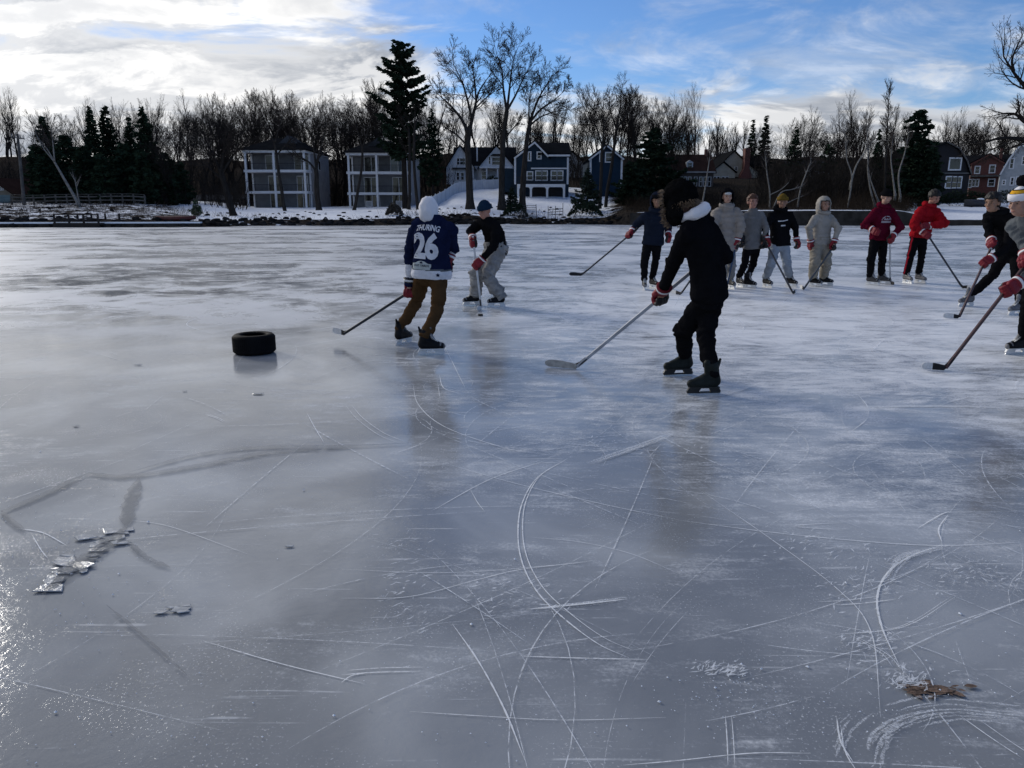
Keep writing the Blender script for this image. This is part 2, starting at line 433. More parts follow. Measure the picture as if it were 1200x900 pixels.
# ------------------------------------------------------------------ the ice
def make_ice():
    m, nt, b, out = newmat('lake_ice')
    v = N(nt, 'ShaderNodeTexCoord').outputs['Object']
    def mp(scale, rot=0, loc=(0, 0, 0)):
        q = N(nt, 'ShaderNodeMapping'); L(nt, v, q.inputs['Vector'])
        q.inputs['Scale'].default_value = scale; q.inputs['Rotation'].default_value = (0, 0, rot); q.inputs['Location'].default_value = loc
        return q.outputs['Vector']
    sx = N(nt, 'ShaderNodeSeparateXYZ'); L(nt, v, sx.inputs[0]); X, Y, Z = sx.outputs
    # where the skaters have worn the ice white: an oval around the game
    ex = math_n(nt, 'DIVIDE', math_n(nt, 'SUBTRACT', X, 5.0), 7.6)
    ey = math_n(nt, 'DIVIDE', math_n(nt, 'SUBTRACT', Y, 13.5), 10.2)
    rr = math_n(nt, 'SQRT', math_n(nt, 'ADD', math_n(nt, 'MULTIPLY', ex, ex), math_n(nt, 'MULTIPLY', ey, ey)))
    worn = maprange(nt, rr, .25, 1.25, 1.0, 0.0)
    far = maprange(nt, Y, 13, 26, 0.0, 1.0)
    cloudn = noise_n(nt, mp((1, 1, 1)), .85, 4, .5, .4)
    cloudm = maprange(nt, cloudn, .40, .70)
    mid = noise_n(nt, mp((1, 1, 1), .4, (4, 9, 0)), 1.1, 10, .74, .6)
    drag1 = noise_n(nt, mp((.8, 3.4, 1), R(10)), 1.5, 10, .76, 1.1)
    drag2 = noise_n(nt, mp((1.3, 3.0, 1), R(-28)), 1.5, 10, .76, 1.3)
    farn = noise_n(nt, mp((.16, .22, 1), R(14), (7, 3, 0)), 1.0, 9, .66, 1.2)
    grain = noise_n(nt, mp((1, 1, 1)), 62, 4, .7)
    f = math_n(nt, 'ADD', math_n(nt, 'MULTIPLY', mid, .40), math_n(nt, 'ADD', math_n(nt, 'MULTIPLY', drag1, .34), math_n(nt, 'MULTIPLY', drag2, .26)))
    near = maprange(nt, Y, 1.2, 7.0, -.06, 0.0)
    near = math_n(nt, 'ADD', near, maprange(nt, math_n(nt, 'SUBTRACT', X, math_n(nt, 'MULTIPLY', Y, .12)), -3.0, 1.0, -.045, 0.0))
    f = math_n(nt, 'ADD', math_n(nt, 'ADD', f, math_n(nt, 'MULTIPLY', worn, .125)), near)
    f = math_n(nt, 'ADD', f, math_n(nt, 'MULTIPLY', math_n(nt, 'SUBTRACT', grain, .5), .20))
    frost = maprange(nt, f, .455, .68)
    # hairline skate scratches in several directions
    sc = None
    for k, (rot, s, th) in enumerate(((.15, (.9, 38, 1), .685), (1.05, (.8, 34, 1), .70), (2.2, (.9, 40, 1), .69), (2.75, (.7, 30, 1), .685))):
        q = noise_n(nt, mp(s, rot, (k*3.7, k*1.9, 0)), 1.0, 2, .5, .9)
        q = maprange(nt, q, th, th+.03)
        sc = q if sc is None else math_n(nt, 'MAXIMUM', sc, q)
    brk = maprange(nt, noise_n(nt, mp((1, 1, 1)), 3.0, 5, .7), .47, .62)
    sc = math_n(nt, 'MULTIPLY', math_n(nt, 'MULTIPLY', sc, brk), maprange(nt, worn, 0, .6, .35, .95))
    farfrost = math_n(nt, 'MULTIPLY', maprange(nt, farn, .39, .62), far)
    speck = maprange(nt, noise_n(nt, mp((1, 1, 1)), 95, 3, .6), .58, .70)
    speck = math_n(nt, 'MULTIPLY', speck, maprange(nt, noise_n(nt, mp((1, 1, 1)), 1.5, 6, .65), .45, .62))
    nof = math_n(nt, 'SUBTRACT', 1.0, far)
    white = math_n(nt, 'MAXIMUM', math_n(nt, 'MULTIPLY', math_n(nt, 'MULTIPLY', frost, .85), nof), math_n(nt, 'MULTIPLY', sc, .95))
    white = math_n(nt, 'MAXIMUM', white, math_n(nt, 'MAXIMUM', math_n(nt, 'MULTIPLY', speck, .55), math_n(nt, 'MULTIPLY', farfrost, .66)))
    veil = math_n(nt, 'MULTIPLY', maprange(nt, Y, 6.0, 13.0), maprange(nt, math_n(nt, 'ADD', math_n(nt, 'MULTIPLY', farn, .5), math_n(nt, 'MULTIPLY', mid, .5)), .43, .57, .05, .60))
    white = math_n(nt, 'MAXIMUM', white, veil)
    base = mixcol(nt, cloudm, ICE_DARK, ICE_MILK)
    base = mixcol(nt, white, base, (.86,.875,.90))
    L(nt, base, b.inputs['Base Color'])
    pol = noise_n(nt, mp((1, 1, 1), 0, (2, 2, 0)), .5, 3)
    rough = maprange(nt, pol, .3, .7, .06, .12)
    rough = mixval(nt, far, rough, .20)
    rough = mixval(nt, white, rough, .55)
    L(nt, rough, b.inputs['Roughness'])
    b.inputs['IOR'].default_value = 1.31
    L(nt, mixval(nt, white, .5, .08), b.inputs['Specular IOR Level'])
    # wet orange-peel ripples, coarser undulation
    h1 = noise_n(nt, mp((1, 1, 1)), 24, 4, .6, .3); h2 = noise_n(nt, mp((1, 1, 1)), 2.2, 3, .5)
    h = math_n(nt, 'ADD', math_n(nt, 'MULTIPLY', h1, .0011), math_n(nt, 'MULTIPLY', h2, .0022))
    h = math_n(nt, 'ADD', h, math_n(nt, 'MULTIPLY', white, .0008))
    bn = N(nt, 'ShaderNodeBump'); bn.inputs['Strength'].default_value = 1.0; bn.inputs['Distance'].default_value = 1.0
    fade = maprange(nt, Y, 3, 22, 1.0, .12); L(nt, fade, bn.inputs['Strength'])
    L(nt, h, bn.inputs['Height']); L(nt, bn.outputs['Normal'], b.inputs['Normal'])
    me = MB()
    xs = [-400, -150, -60, -20, 0, 20, 60, 150, 400]; ys = [-300, -60, -10, 0, 5, 10, 20, 40, 82]
    for yy in ys:
        for xx in xs: me.v.append((xx, yy, 0))
    for i in range(8):
        for j in range(8):
            a = i*9+j; me.f.append((a, a+1, a+10, a+9)); me.m.append(0)
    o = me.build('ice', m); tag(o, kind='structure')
make_ice()

# ------------------------------------------------------------------ skate marks: ribbons of ploughed-up ice lying on the sheet
def markmat(name, col, lo, hi, scale, alpha=1.0, rough=.7):
    m, nt, b, out = newmat(name)
    v = objvec(nt)
    f = maprange(nt, noise_n(nt, v, scale, 5, .7), lo, hi)
    f = math_n(nt, 'MULTIPLY', f, alpha)
    b.inputs['Base Color'].default_value = (*col, 1); b.inputs['Roughness'].default_value = rough; b.inputs['IOR'].default_value = 1.31
    tr = N(nt, 'ShaderNodeBsdfTransparent'); mx = N(nt, 'ShaderNodeMixShader')
    L(nt, f, mx.inputs[0]); L(nt, tr.outputs[0], mx.inputs[1]); L(nt, b.outputs[0], mx.inputs[2]); L(nt, mx.outputs[0], out.inputs['Surface'])
    return m
def catmull(pts, n=10):
    pts = [V(p) for p in pts]
    if len(pts) < 3:
        return [pts[0].lerp(pts[-1], i/n) for i in range(n+1)]
    q = [pts[0]*2-pts[1]] + pts + [pts[-1]*2-pts[-2]]; out = []
    for i in range(1, len(q)-2):
        a, b, c, d = q[i-1:i+3]
        for k in range(n):
            t = k/n
            out.append(.5*((2*b)+(c-a)*t+(2*a-5*b+4*c-d)*t*t+(3*b-a-3*c+d)*t*t*t))
    out.append(pts[-1]); return out
def ribbon(mb, pts, w, z, taper=True, rng=random):
    k = len(pts); L_, R_ = [], []
    for i, p in enumerate(pts):
        d = pts[min(i+1, k-1)]-pts[max(i-1, 0)]; d.z = 0
        if d.length < 1e-6: d = V((1, 0, 0))
        d.normalize(); n = V((-d.y, d.x, 0))
        t = i/(k-1)
        ww = w*(min(1, 4*t+.15, 4*(1-t)+.15) if taper else 1)*rng.uniform(.7, 1.25)/2
        L_.append((p.x+n.x*ww, p.y+n.y*ww, z)); R_.append((p.x-n.x*ww, p.y-n.y*ww, z))
    mb.add(L_+R_, [(i, i+k, i+k+1, i+1) for i in range(k-1)])
def marks():
    rng = random.Random(5)
    fine = MB(); zz = [.0040]
    def z(): zz[0] += .0000035; return zz[0]
    named = [
     ([(662,540),(630,560),(612,590),(607,625),(612,660),(630,695),(660,725),(700,755),(737,772)], .010),
     ([(530,732),(560,775),(590,830),(615,892)], .009),
     ([(1102,640),(1068,652),(1040,672),(1028,700),(1033,735),(1054,782)], .013),
     ([(800,611),(900,624),(1000,634),(1100,640),(1198,636)], .008),
     ([(238,752),(330,779),(425,802)], .007), ([(400,702),(480,700),(560,680),(612,668),(692,659)], .006),
     ([(820,575),(900,630),(980,690),(1020,740),(1032,842)], .006), ([(484,450),(490,474),(520,500),(590,525),(640,533)], .010),
     ([(412,475),(425,490),(450,508),(475,518)], .008), ([(520,543),(600,566),(700,590),(800,611)], .006),
     ([(505,600),(575,562),(640,540)], .007), ([(552,576),(560,590),(568,600)], .006),
     ([(845,423),(980,411),(1110,404)], .030), ([(1000,478),(1100,477),(1198,479)], .022),
     ([(1005,462),(1017,478),(1015,492),(995,508)], .012), ([(1075,620),(1100,605),(1112,600)], .010),
     ([(1110,605),(1100,620),(1103,635)], .011), ([(975,710),(1010,708),(1050,703)], .007),
     ([(985,622),(930,617),(990,613)], .006), ([(617,715),(680,709),(735,703)], .016),
     ([(610,770),(670,772),(760,774)], .007), ([(400,792),(440,789),(492,788)], .007), ([(400,801),(412,793),(428,790)], .007),
     ([(480,835),(560,840),(660,845),(780,842)], .004), ([(730,898),(790,893),(880,884),(950,884)], .006),
     ([(980,840),(985,870),(1000,895)], .008), ([(850,840),(852,870),(853,898)], .005),
     ([(1125,840),(1160,865),(1198,890)], .006), ([(400,668),(520,672),(640,664),(700,657)], .004), ([(150,610),(200,618),(290,650)], .005),
     ([(618,630),(680,636),(740,650),(800,675)], .004), ([(360,485),(368,500),(380,520)], .01),
     ([(1000,745),(1040,768),(1055,785)], .005), ([(980,745),(1060,735),(1120,700)], .004), ([(20,620),(50,625),(78,640)], .010), ([(38,628),(48,645),(56,655)], .008),
     ([(240,486),(252,490),(262,495)], .010), ([(520,404),(545,455)], .010), ([(515,440),(520,455),(540,462)], .012),
     ([(340,350),(280,360),(220,378),(250,392)], .02), ([(330,410),(420,395),(560,380),(700,372)], .015),
     ([(345,372),(400,380),(330,392)], .012), ([(0,372),(90,362),(180,372)], .02),
    ]
    for pts, w in named:
        p3 = catmull([G(a, b) for a, b in pts], 14)
        ribbon(fine, p3, w*.62, z(), True, rng)
        if rng.random() < .35:
            off = V((rng.uniform(-.05, .05), rng.uniform(-.05, .05), 0)); ribbon(fine, [p+off for p in p3], w*.45, z(), True, rng)
    o = fine.build('skate_arcs', markmat('cut_ice', (.88,.90,.92), .24, .48, 30, .74)); tag(o, kind='stuff'); fine = MB()
    for i in range(1500):
        # skating arcs, thickest where the game is played
        t = rng.random()
        if t < .62: cx, cy = rng.gauss(2.8, 3.6), abs(rng.gauss(8.5, 5.0))+1.2
        elif t < .9: cx, cy = rng.uniform(-5, 9), rng.uniform(1.2, 9)
        else: cx, cy = rng.uniform(-14, 16), rng.uniform(10, 34)
        if cx < .1-.16*cy and rng.random() < .82: continue
        r = rng.choice((.5, 1.2, 2.5, 5, 12, 40))*rng.uniform(.6, 1.5); a0 = rng.uniform(0, 6.28)
        ln = min(rng.uniform(.25, 2.6), r*2.4); n = 14; s = rng.choice((-1, 1))
        pts = [V((cx+r*math.cos(a0+s*ln/r*k/n)-r*math.cos(a0), cy+r*math.sin(a0+s*ln/r*k/n)-r*math.sin(a0), 0)) for k in range(n+1)]
        w = rng.uniform(.0012, .0036)*(1+.13*cy)*(1.7 if rng.random() < .06 else 1)
        ribbon(fine, pts, w, z(), True, rng)
    m = markmat('ploughed_ice', (.80,.83,.87), .34, .60, 22, .62)
    o = fine.build('skate_marks', m); tag(o, kind='stuff')
    # broad frosty snow drags
    br = MB()
    for pts, w in (([(1003,900),(1018,862),(1055,840),(1110,830),(1202,838)], .085), ([(905,445),(850,462),(800,470)], .05), ([(1120,640),(1060,655),(1035,685)], .04),
                   ([(800,505),(760,520),(690,545)], .05), ([(617,716),(660,712),(735,703)], .02)):
        p3 = catmull([G(a, b) for a, b in pts], 10)
        for s_ in range(int(3+w*330)):
            i0 = rng.randrange(0, max(1, len(p3)-8)); seg_ = p3[i0:i0+rng.randint(6, 22)]
            if len(seg_) < 3: continue
            off = rng.gauss(0, w*.42); q_ = []
            for k_, p_ in enumerate(seg_):
                d_ = (seg_[min(k_+1, len(seg_)-1)]-seg_[max(k_-1, 0)]).normalized(); q_.append(p_+V((-d_.y, d_.x, 0))*(off+rng.gauss(0, .0015))+V((0, 0, 0)))
            ribbon(br, q_, rng.uniform(.002, .010)*(1+.05*p3[0].y), z(), True, rng)
    o = br.build('frost_drags', markmat('frost_drag', (.76,.79,.83), .36, .62, 130, .50)); tag(o, kind='stuff'); br = MB()
    pm = MB()
    for (cx_, cy_, w_, h_) in ((1010,690,60,26),(1120,670,60,24),(1060,800,30,16),(960,640,70,16),(840,790,26,8),(600,700,60,20),(840,520,90,30),(700,520,70,22),(470,690,36,70),(1000,560,120,26),(880,560,60,18),(1020,760,40,18)):
        for i in range(80):
            p = G(rng.gauss(cx_, w_*.55), rng.gauss(cy_, h_*.55)); a = rng.gauss(.5, .5); l_ = rng.uniform(.006, .05)*(1+.06*p.y); dd = V((math.cos(a), math.sin(a), 0))*l_
            ribbon(pm, [p, p+dd*.5+V((0, rng.uniform(-.2, .2)*l_, 0)), p+dd], rng.uniform(.002, .008)*(1+.05*p.y), z(), True, rng)
    o = pm.build('shaved_snow', markmat('shaved_snow', (.80,.83,.87), .30, .55, 40, .55)); tag(o, kind='stuff')
    # old cracks that froze again, smooth and dark
    cr = MB()
    for pts, w in (([(100,556),(150,560),(230,548),(330,530),(480,521)], .075), ([(150,556),(230,535),(300,526),(400,524)], .05), ([(100,558),(55,580),(2,602)], .06),
                   ([(163,562),(152,595),(148,620)], .075), ([(148,620),(120,645),(95,662),(50,700)], .10), ([(150,636),(170,655),(200,668)], .03), ([(125,712),(170,750),(220,795)], .012), ([(2,600),(12,612),(30,625)], .03)):
        ribbon(cr, catmull([G(a, b) for a, b in pts], 10), w, z(), True, rng)
    o = cr.build('ice_cracks', markmat('healed_crack', (.10,.11,.125), .30, .50, 14, .40, .12)); tag(o, kind='structure')
marks()

# ------------------------------------------------------------------ small things frozen in or lying on the ice
def crumbs():
    rng = random.Random(11); mb = MB()
    for i in range(900):
        t = rng.random()
        if t < .25: p = G(rng.gauss(95, 60), rng.gauss(650, 45))
        elif t < .4: p = G(rng.gauss(860, 40), rng.gauss(810, 22))
        elif t < .5: p = G(rng.gauss(1080, 40), rng.gauss(800, 40))
        else: p = G(rng.uniform(-20, 1220), 420+480*rng.random()**.8)
        if p.y < 0 or p.y > 12: continue
        r = rng.uniform(.0009, .0030)*(2.2 if rng.random() < .05 else 1)
        vs = [(p.x+r*rng.uniform(.5, 1.6)*math.cos(a), p.y+r*rng.uniform(.5, 1.6)*math.sin(a), .0052) for a in (0, 1.57, 3.14, 4.71)]
        vs.append((p.x, p.y, .0052+r*rng.uniform(.4, 1.0)))
        mb.add(vs, [(0,1,4),(1,2,4),(2,3,4),(3,0,4)])
    o = mb.build('ice_crumbs', mat('ice_crumb', (.74,.78,.84), .45, .1)); tag(o, kind='stuff')
crumbs()
icem = mat('ice_plate', (.34,.355,.375), .16, .25, 20, .3, 70, .4)
def shards():
    rng = random.Random(8)
    def plate(px, py, size, asp, label, group, tilt=.05):
        c = G(px, py); n = rng.choice((4, 4, 5, 5, 6)); mb = MB(); a0 = rng.uniform(0, 6)
        poly = []
        for i in range(n):
            a = a0+2*math.pi*i/n; r = size*rng.uniform(.55, 1.25)
            poly.append((r*math.cos(a), r*math.sin(a)*asp))
        th = rng.uniform(.0015, .003)
        tx, ty = rng.uniform(-tilt, tilt), rng.uniform(-tilt, tilt)
        lo = [(a, b, 0) for a, b in poly]; hi = [(a*.93, b*.93, th) for a, b in poly]
        mb.rings([lo, hi])
        o = mb.build('ice_plate', icem); o.location = (c.x, c.y, .0053+abs(tx)*size*asp+abs(ty)*size); o.rotation_euler = (tx, ty, 0)
        tag(o, label, 'ice plate', group)
    A = 'thin loose ice plate in the broken patch beside the sun glare'
    for i in range(30):
        tq = rng.uniform(-1, 1); plate(98+tq*42+rng.gauss(0, 9), 655-tq*30+rng.gauss(0, 7), rng.uniform(.02, .065), rng.uniform(.45, .9), A, 'loose plates of the broken ice patch', .07)
    plate(60, 690, .085, .6, 'largest loose ice plate, at the near edge of the broken patch by the glare', 'loose plates of the broken ice patch', .03)
    plate(147, 622, .045, .6, 'small pale ice plate on the dark healed crack above the broken patch', 'loose plates of the broken ice patch', .08)
    B = 'small pale flake of ice in the little cluster below the broken patch'
    for i in range(5): plate(rng.gauss(203, 11), rng.gauss(718, 4), rng.uniform(.025, .05), .6, B, 'flakes of the little ice cluster', .06)
    for (a, b, s, lab) in ((340, 641, .022, 'single ice flake lying alone near the dark reflection zone'), (162, 428, .05, 'grey sliver of ice on the smooth ice left of the tyre'),
                           (303, 462, .05, 'pale sliver of ice lying just in front of the tyre'), (217, 459, .03, 'tiny dark sliver of ice left of and nearer than the tyre'),
                           (88, 500, .035, 'dark curved sliver of ice on the smooth left side of the lake')):
        plate(a, b, s, .45, lab, None, .04)
shards()
# ------------------------------------------------------------------ trees
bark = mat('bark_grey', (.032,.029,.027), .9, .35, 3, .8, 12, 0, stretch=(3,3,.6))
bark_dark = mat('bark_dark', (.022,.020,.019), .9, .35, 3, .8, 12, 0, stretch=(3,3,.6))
bark_birch = mat('bark_birch', (.26,.245,.225), .8, .35, 2.2, .4, 12, .2, fine=.8, stretch=(1,1,3))
twig = mat('twig', (.034,.029,.026), .9, .3, 2, spec=0)
twig_birch = mat('twig_birch', (.06,.05,.045), .9, .3, 2, spec=0)
needle = mat('needle', (.022,.036,.022), .75, .5, .9, spec=0)
needle_blue = mat('needle_blue', (.026,.036,.028), .75, .45, 1.1, spec=0)
needle_pine = mat('needle_pine', (.018,.030,.020), .75, .5, .8, spec=0)

def rvec(rng):
    while True:
        q = V((rng.uniform(-1, 1), rng.uniform(-1, 1), rng.uniform(-1, 1)))
        if .05 < q.length < 1: return q.normalized()
def limb(mt, mc, p, d, r, Ln, lev, rng, o):
    """one branch and everything that grows from it"""
    maxlev = o['lev']
    seg = max(3, min(9, int(Ln/o['seg'][min(lev, 3)])))
    pts = [p]; rad = [r]; dirs = [d]
    for i in range(seg):
        d = (d + rvec(rng)*o['jit'] + V((0, 0, o['up'][min(lev, 3)]))).normalized()
        p = p + d*Ln/seg
        pts.append(p); rad.append(max(r*(1-(.62 if lev else .72)*(i+1)/seg), o.get('rmin', .009))); dirs.append(d)
    (mt if lev <= 1 else mc).tube(pts, rad, (8, 5, 4, 3, 3, 3)[min(lev, 5)], cap=False)
    grow_on(mt, mc, pts, rad, dirs, Ln, lev, rng, o)
def grow_on(mt, mc, pts, rad, dirs, Ln, lev, rng, o, start=None):
    if lev >= o['lev']: return
    n = o['n'][min(lev, len(o['n'])-1)]
    s0 = (o['bare'] if lev == 0 else .18) if start is None else start
    k = len(pts)-1
    for j in range(n):
        t = s0 + (1-s0)*(j+rng.uniform(.1, .9))/n
        f = t*k; i = min(int(f), k-1); q = pts[i].lerp(pts[i+1], f-i); rr = rad[i]+(rad[i+1]-rad[i])*(f-i); dd = dirs[min(i+1, k)]
        side = rvec(rng); side = (side - dd*side.dot(dd))
        if side.length < .1: continue
        side.normalize()
        a = R(rng.uniform(*o['ang'][min(lev, len(o['ang'])-1)]))
        nd = (dd*math.cos(a) + side*math.sin(a)).normalized()
        shape = (1.15-.55*t) if lev == 0 else (1.1-.5*t)
        nl = Ln*o['ratio'][min(lev, len(o['ratio'])-1)]*shape*rng.uniform(.75, 1.2)
        limb(mt, mc, q, nd, max(rr*rng.uniform(.42, .66), o.get('rmin', .011)), nl, lev+1, rng, o)
    # the leader forks at its tip
    for s in range(2):
        nd = (dirs[-1] + rvec(rng)*.45).normalized()
        limb(mt, mc, pts[-1], nd, max(rad[-1]*.9, o.get('rmin', .011)), Ln*o['ratio'][min(lev, len(o['ratio'])-1)]*.75, lev+1, rng, o)
OAK = dict(lev=4, seg=(1.2,.9,.6,.5), jit=.17, up=(.05,.07,.05,.03), n=(9,7,6,5), bare=.30, ang=((35,60),(30,55),(30,60)), ratio=(.62,.55,.5,.5))
UPR = dict(lev=4, seg=(1.3,.9,.6,.5), jit=.12, up=(.08,.14,.10,.06), n=(10,7,6,5), bare=.2, ang=((22,42),(22,45),(25,50)), ratio=(.60,.5,.48,.5))
FAN = dict(lev=4, seg=(1.2,.9,.6,.5), jit=.12, up=(.05,.10,.08,.05), n=(8,8,6,5), bare=.22, ang=((28,48),(20,40),(22,45)), ratio=(.8,.5,.45,.45))
def bare_mesh(seed, H, r0, o, mats=(None, None), lean=(0, 0)):
    rng = random.Random(seed); mt = MB(); mc = MB()
    limb(mt, mc, V((0, 0, -.3)), V((lean[0], lean[1], 1)).normalized(), r0, H*.62, 0, rng, o)
    hmax = max(v[2] for v in mc.v); k = H/hmax
    for mb in (mt, mc): mb.v = [(v[0]*k, v[1]*k, v[2]*k) for v in mb.v]
    return mt.mesh('trunk', mats[0] or bark), mc.mesh('crown', mats[1] or twig)
def tree_from(meshes, name, loc, label, group=None, scale=1.0, rz=0.0, cat='tree'):
    e = empty(name, loc, label, cat, group, rz); e.scale = (scale,)*3 if not hasattr(scale, '__len__') else scale
    for nm, me in zip(('trunk', 'crown'), meshes):
        o = bpy.data.objects.new(nm, me); C.objects.link(o); o.parent = e
    return e
BARE = [(bare_mesh(1, 15, .26, OAK), 15), (bare_mesh(2, 15, .22, UPR), 15), (bare_mesh(3, 15, .24, FAN), 15), (bare_mesh(4, 15, .20, UPR), 15),
        (bare_mesh(5, 15, .27, OAK), 15), (bare_mesh(6, 15, .2, FAN), 15), (bare_mesh(7, 15, .18, UPR), 15)]
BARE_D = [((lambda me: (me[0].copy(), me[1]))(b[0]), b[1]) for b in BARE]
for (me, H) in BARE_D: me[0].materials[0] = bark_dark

# hero trees: main limbs follow the photograph's, twigs grow from them
def hero(name, base_px, Y, limbs, label, o, seed, r=.3, mats=None, flat=1.0, cat='tree', zb=None):
    rng = random.Random(seed); mt = MB(); mc = MB()
    b = at(base_px, Y); 
    if zb is not None: b.z = zb
    for pts, r0, r1, dy, n, lev in limbs:
        k = len(pts); q = []
        for i, (a, c) in enumerate(pts):
            t = i/(k-1); yy = Y + dy[0] + (dy[1]-dy[0])*t
            q.append(P(a, c, yy)-b)
        q = catmull(q, 5)
        if lev >= 1 and name != 'old_oak': q = q[:max(4, int(len(q)*.74))]
        if lev == 0: q.insert(0, q[0]-V((0, 0, .6)))
        kk = len(q); rad = [r0+(r1-r0)*(i/(kk-1)) for i in range(kk)]
        if lev == 0:
            for i in range(3): rad[i] *= (1.55, 1.35, 1.12)[i]
        dirs = [(q[min(i+1, kk-1)]-q[max(i-1, 0)]).normalized() for i in range(kk)]
        mt.tube(q, rad, 8, cap=True)
        Ln = sum((q[i+1]-q[i]).length for i in range(kk-1))
        oo = dict(o); oo['n'] = (n,)+tuple(o['n'][1:])
        if n:
            grow_on(mt, mc, q, rad, dirs, Ln*(.95 if lev else .5), lev if lev else 0, rng, {**oo, 'n': (n, n)+tuple(o['n'][2:])}, start=.30 if lev else .7)
    e = empty(name, b, label, cat)
    m = mats or (bark, twig)
    mt.build('trunk', m[0], e, True); mc.build('crown', m[1], e)
    return e
H1 = dict(OAK); H1.update(rmin=.0145, lev=4, n=(9,9,8,6), up=(.02,.03,.03,.02), ratio=(.5,.5,.52,.5), jit=.19, ang=((36,66),(32,62),(30,60)))
hero('bare_tree', 551, 86, [
  ([(551,243),(550,215),(549,185),(548,166),(551,148)], .42, .26, (0,0), 0, 0),
  ([(550,160),(541,140),(528,124),(515,112),(503,98)], .20, .06, (0,-1.5), 7, 1),
  ([(551,150),(556,128),(561,108),(572,90),(580,70)], .20, .05, (0,1.5), 7, 1),
  ([(553,140),(548,118),(541,95),(530,72),(522,52)], .15, .04, (0,1), 8, 1),
  ([(558,118),(556,95),(553,75),(548,55)], .11, .04, (.5,-1), 7, 1),
  ([(547,170),(535,158),(522,150),(512,144)], .11, .04, (0,-2), 6, 1),
  ([(556,128),(568,116),(578,108),(586,96)], .10, .03, (0,2), 6, 1)],
  'tall bare tree with a straight thick trunk before the white gabled house', H1, 21)
hero('bare_tree', 588, 87, [
  ([(588,241),(588,210),(589,180),(590,160),(594,130)], .36, .22, (0,0), 0, 0),
  ([(594,132),(590,105),(588,82),(580,58),(573,36)], .15, .03, (0,-1), 9, 1),
  ([(594,132),(597,105),(600,80),(605,58),(612,40)], .15, .03, (0,1), 9, 1),
  ([(595,128),(604,112),(612,95),(622,75),(634,58)], .14, .03, (0,1.5), 8, 1),
  ([(590,165),(600,152),(608,142),(616,128)], .10, .04, (0,-1), 6, 1),
  ([(589,158),(585,145),(586,132),(588,122)], .10, .04, (0,1), 5, 1)],
  'tallest bare tree with a slim trunk forking high left of the dark blue house', H1, 22)
hero('bare_tree', 613, 88, [
  ([(612,243),(613,215),(615,190),(618,160),(622,140)], .36, .20, (0,0), 0, 0),
  ([(622,140),(630,118),(640,100),(650,85),(660,72)], .15, .03, (0,1), 9, 1),
  ([(622,142),(634,128),(648,118),(660,108),(668,98)], .13, .03, (0,-1), 8, 1),
  ([(620,148),(632,138),(646,132),(662,128),(676,120)], .11, .03, (0,1.5), 7, 1),
  ([(620,150),(620,125),(622,104),(628,84)], .12, .03, (0,-1), 7, 1)],
  'bare tree before the dark blue house with its crown swept to the right', H1, 23)
H2 = dict(OAK); H2.update(lev=4, n=(7,8,7,6), ratio=(.5,.5,.5,.5))
hero('leaning_tree', 274, 78, [
  ([(274,254),(270,240),(266,226),(262,212),(258,198)], .36, .26, (0,0), 0, 0),
  ([(260,204),(250,182),(240,162),(232,140)], .16, .04, (0,1), 8, 1),
  ([(259,200),(262,178),(266,156),(262,130)], .16, .04, (0,-1), 8, 1),
  ([(260,202),(275,180),(288,165),(298,146)], .13, .04, (0,1), 8, 1),
  ([(262,212),(244,196),(228,185),(214,178)], .10, .04, (0,-1), 7, 1)],
  'dark leaning tree on the snowy bank just left of the first balcony building', H2, 24, mats=(bark_dark, twig))
hero('bare_tree', 335, 92, [
  ([(335,252),(332,238),(330,222),(327,205),(325,188),(322,168)], .24, .14, (0,0), 0, 0),
  ([(323,172),(314,150),(306,132),(300,116)], .10, .03, (0,1), 8, 1),
  ([(322,168),(328,146),(334,128),(338,112)], .10, .03, (0,-1), 8, 1),
  ([(324,182),(338,166),(350,156),(358,140)], .09, .03, (0,1), 7, 1)],
  'slender bare tree standing right before the middle of the first balcony building', H2, 25)
hero('bare_tree', 373, 94, [
  ([(374,247),(372,232),(371,218),(371,205),(370,198)], .34, .24, (0,0), 0, 0),
  ([(370,200),(362,190),(352,184),(344,176),(330,160)], .14, .04, (0,-1), 8, 1),
  ([(371,198),(374,184),(384,178),(394,168),(398,150)], .14, .04, (0,1), 8, 1),
  ([(371,200),(368,176),(366,152),(370,126)], .15, .04, (0,.5), 9, 1),
  ([(371,190),(378,165),(382,145),(380,122)], .12, .04, (0,-.5), 8, 1)],
  'forked bare tree at the right front corner of the first balcony building', H2, 26)
hero('bare_tree', 418, 95, [
  ([(415,247),(418,232),(421,215),(424,195),(425,170)], .2, .12, (0,0), 0, 0),
  ([(425,175),(418,150),(412,132),(410,116)], .09, .03, (0,1), 8, 1),
  ([(425,172),(432,150),(438,128),(436,112)], .09, .03, (0,-1), 8, 1)],
  'thin bare tree before the left bay of the second balcony building', H2, 27)
hero('bare_tree', 480, 93, [
  ([(479,247),(480,230),(480,205),(480,180),(479,150)], .2, .14, (0,0), 3, 0)],
  'straight dark trunk before the right bay of the second balcony building', H2, 28)
hero('bare_tree', 490, 92, [
  ([(490,247),(488,228),(486,205),(485,180),(486,150)], .2, .14, (0,0), 3, 0)],
  'slightly tilted dark trunk at the right corner of the second balcony building', H2, 29)
hero('bare_tree', 703, 89, [
  ([(703,256),(703,240),(704,222),(705,195),(706,168)], .22, .16, (0,0), 0, 0),
  ([(706,172),(699,150),(692,132),(690,112)], .10, .03, (0,1), 8, 1),
  ([(706,170),(708,150),(706,128),(704,108)], .11, .03, (0,-1), 8, 1),
  ([(706,180),(714,165),(718,150),(716,135)], .09, .03, (0,1), 7, 1)],
  'bare tree standing before the narrow blue gabled house', H2, 30)
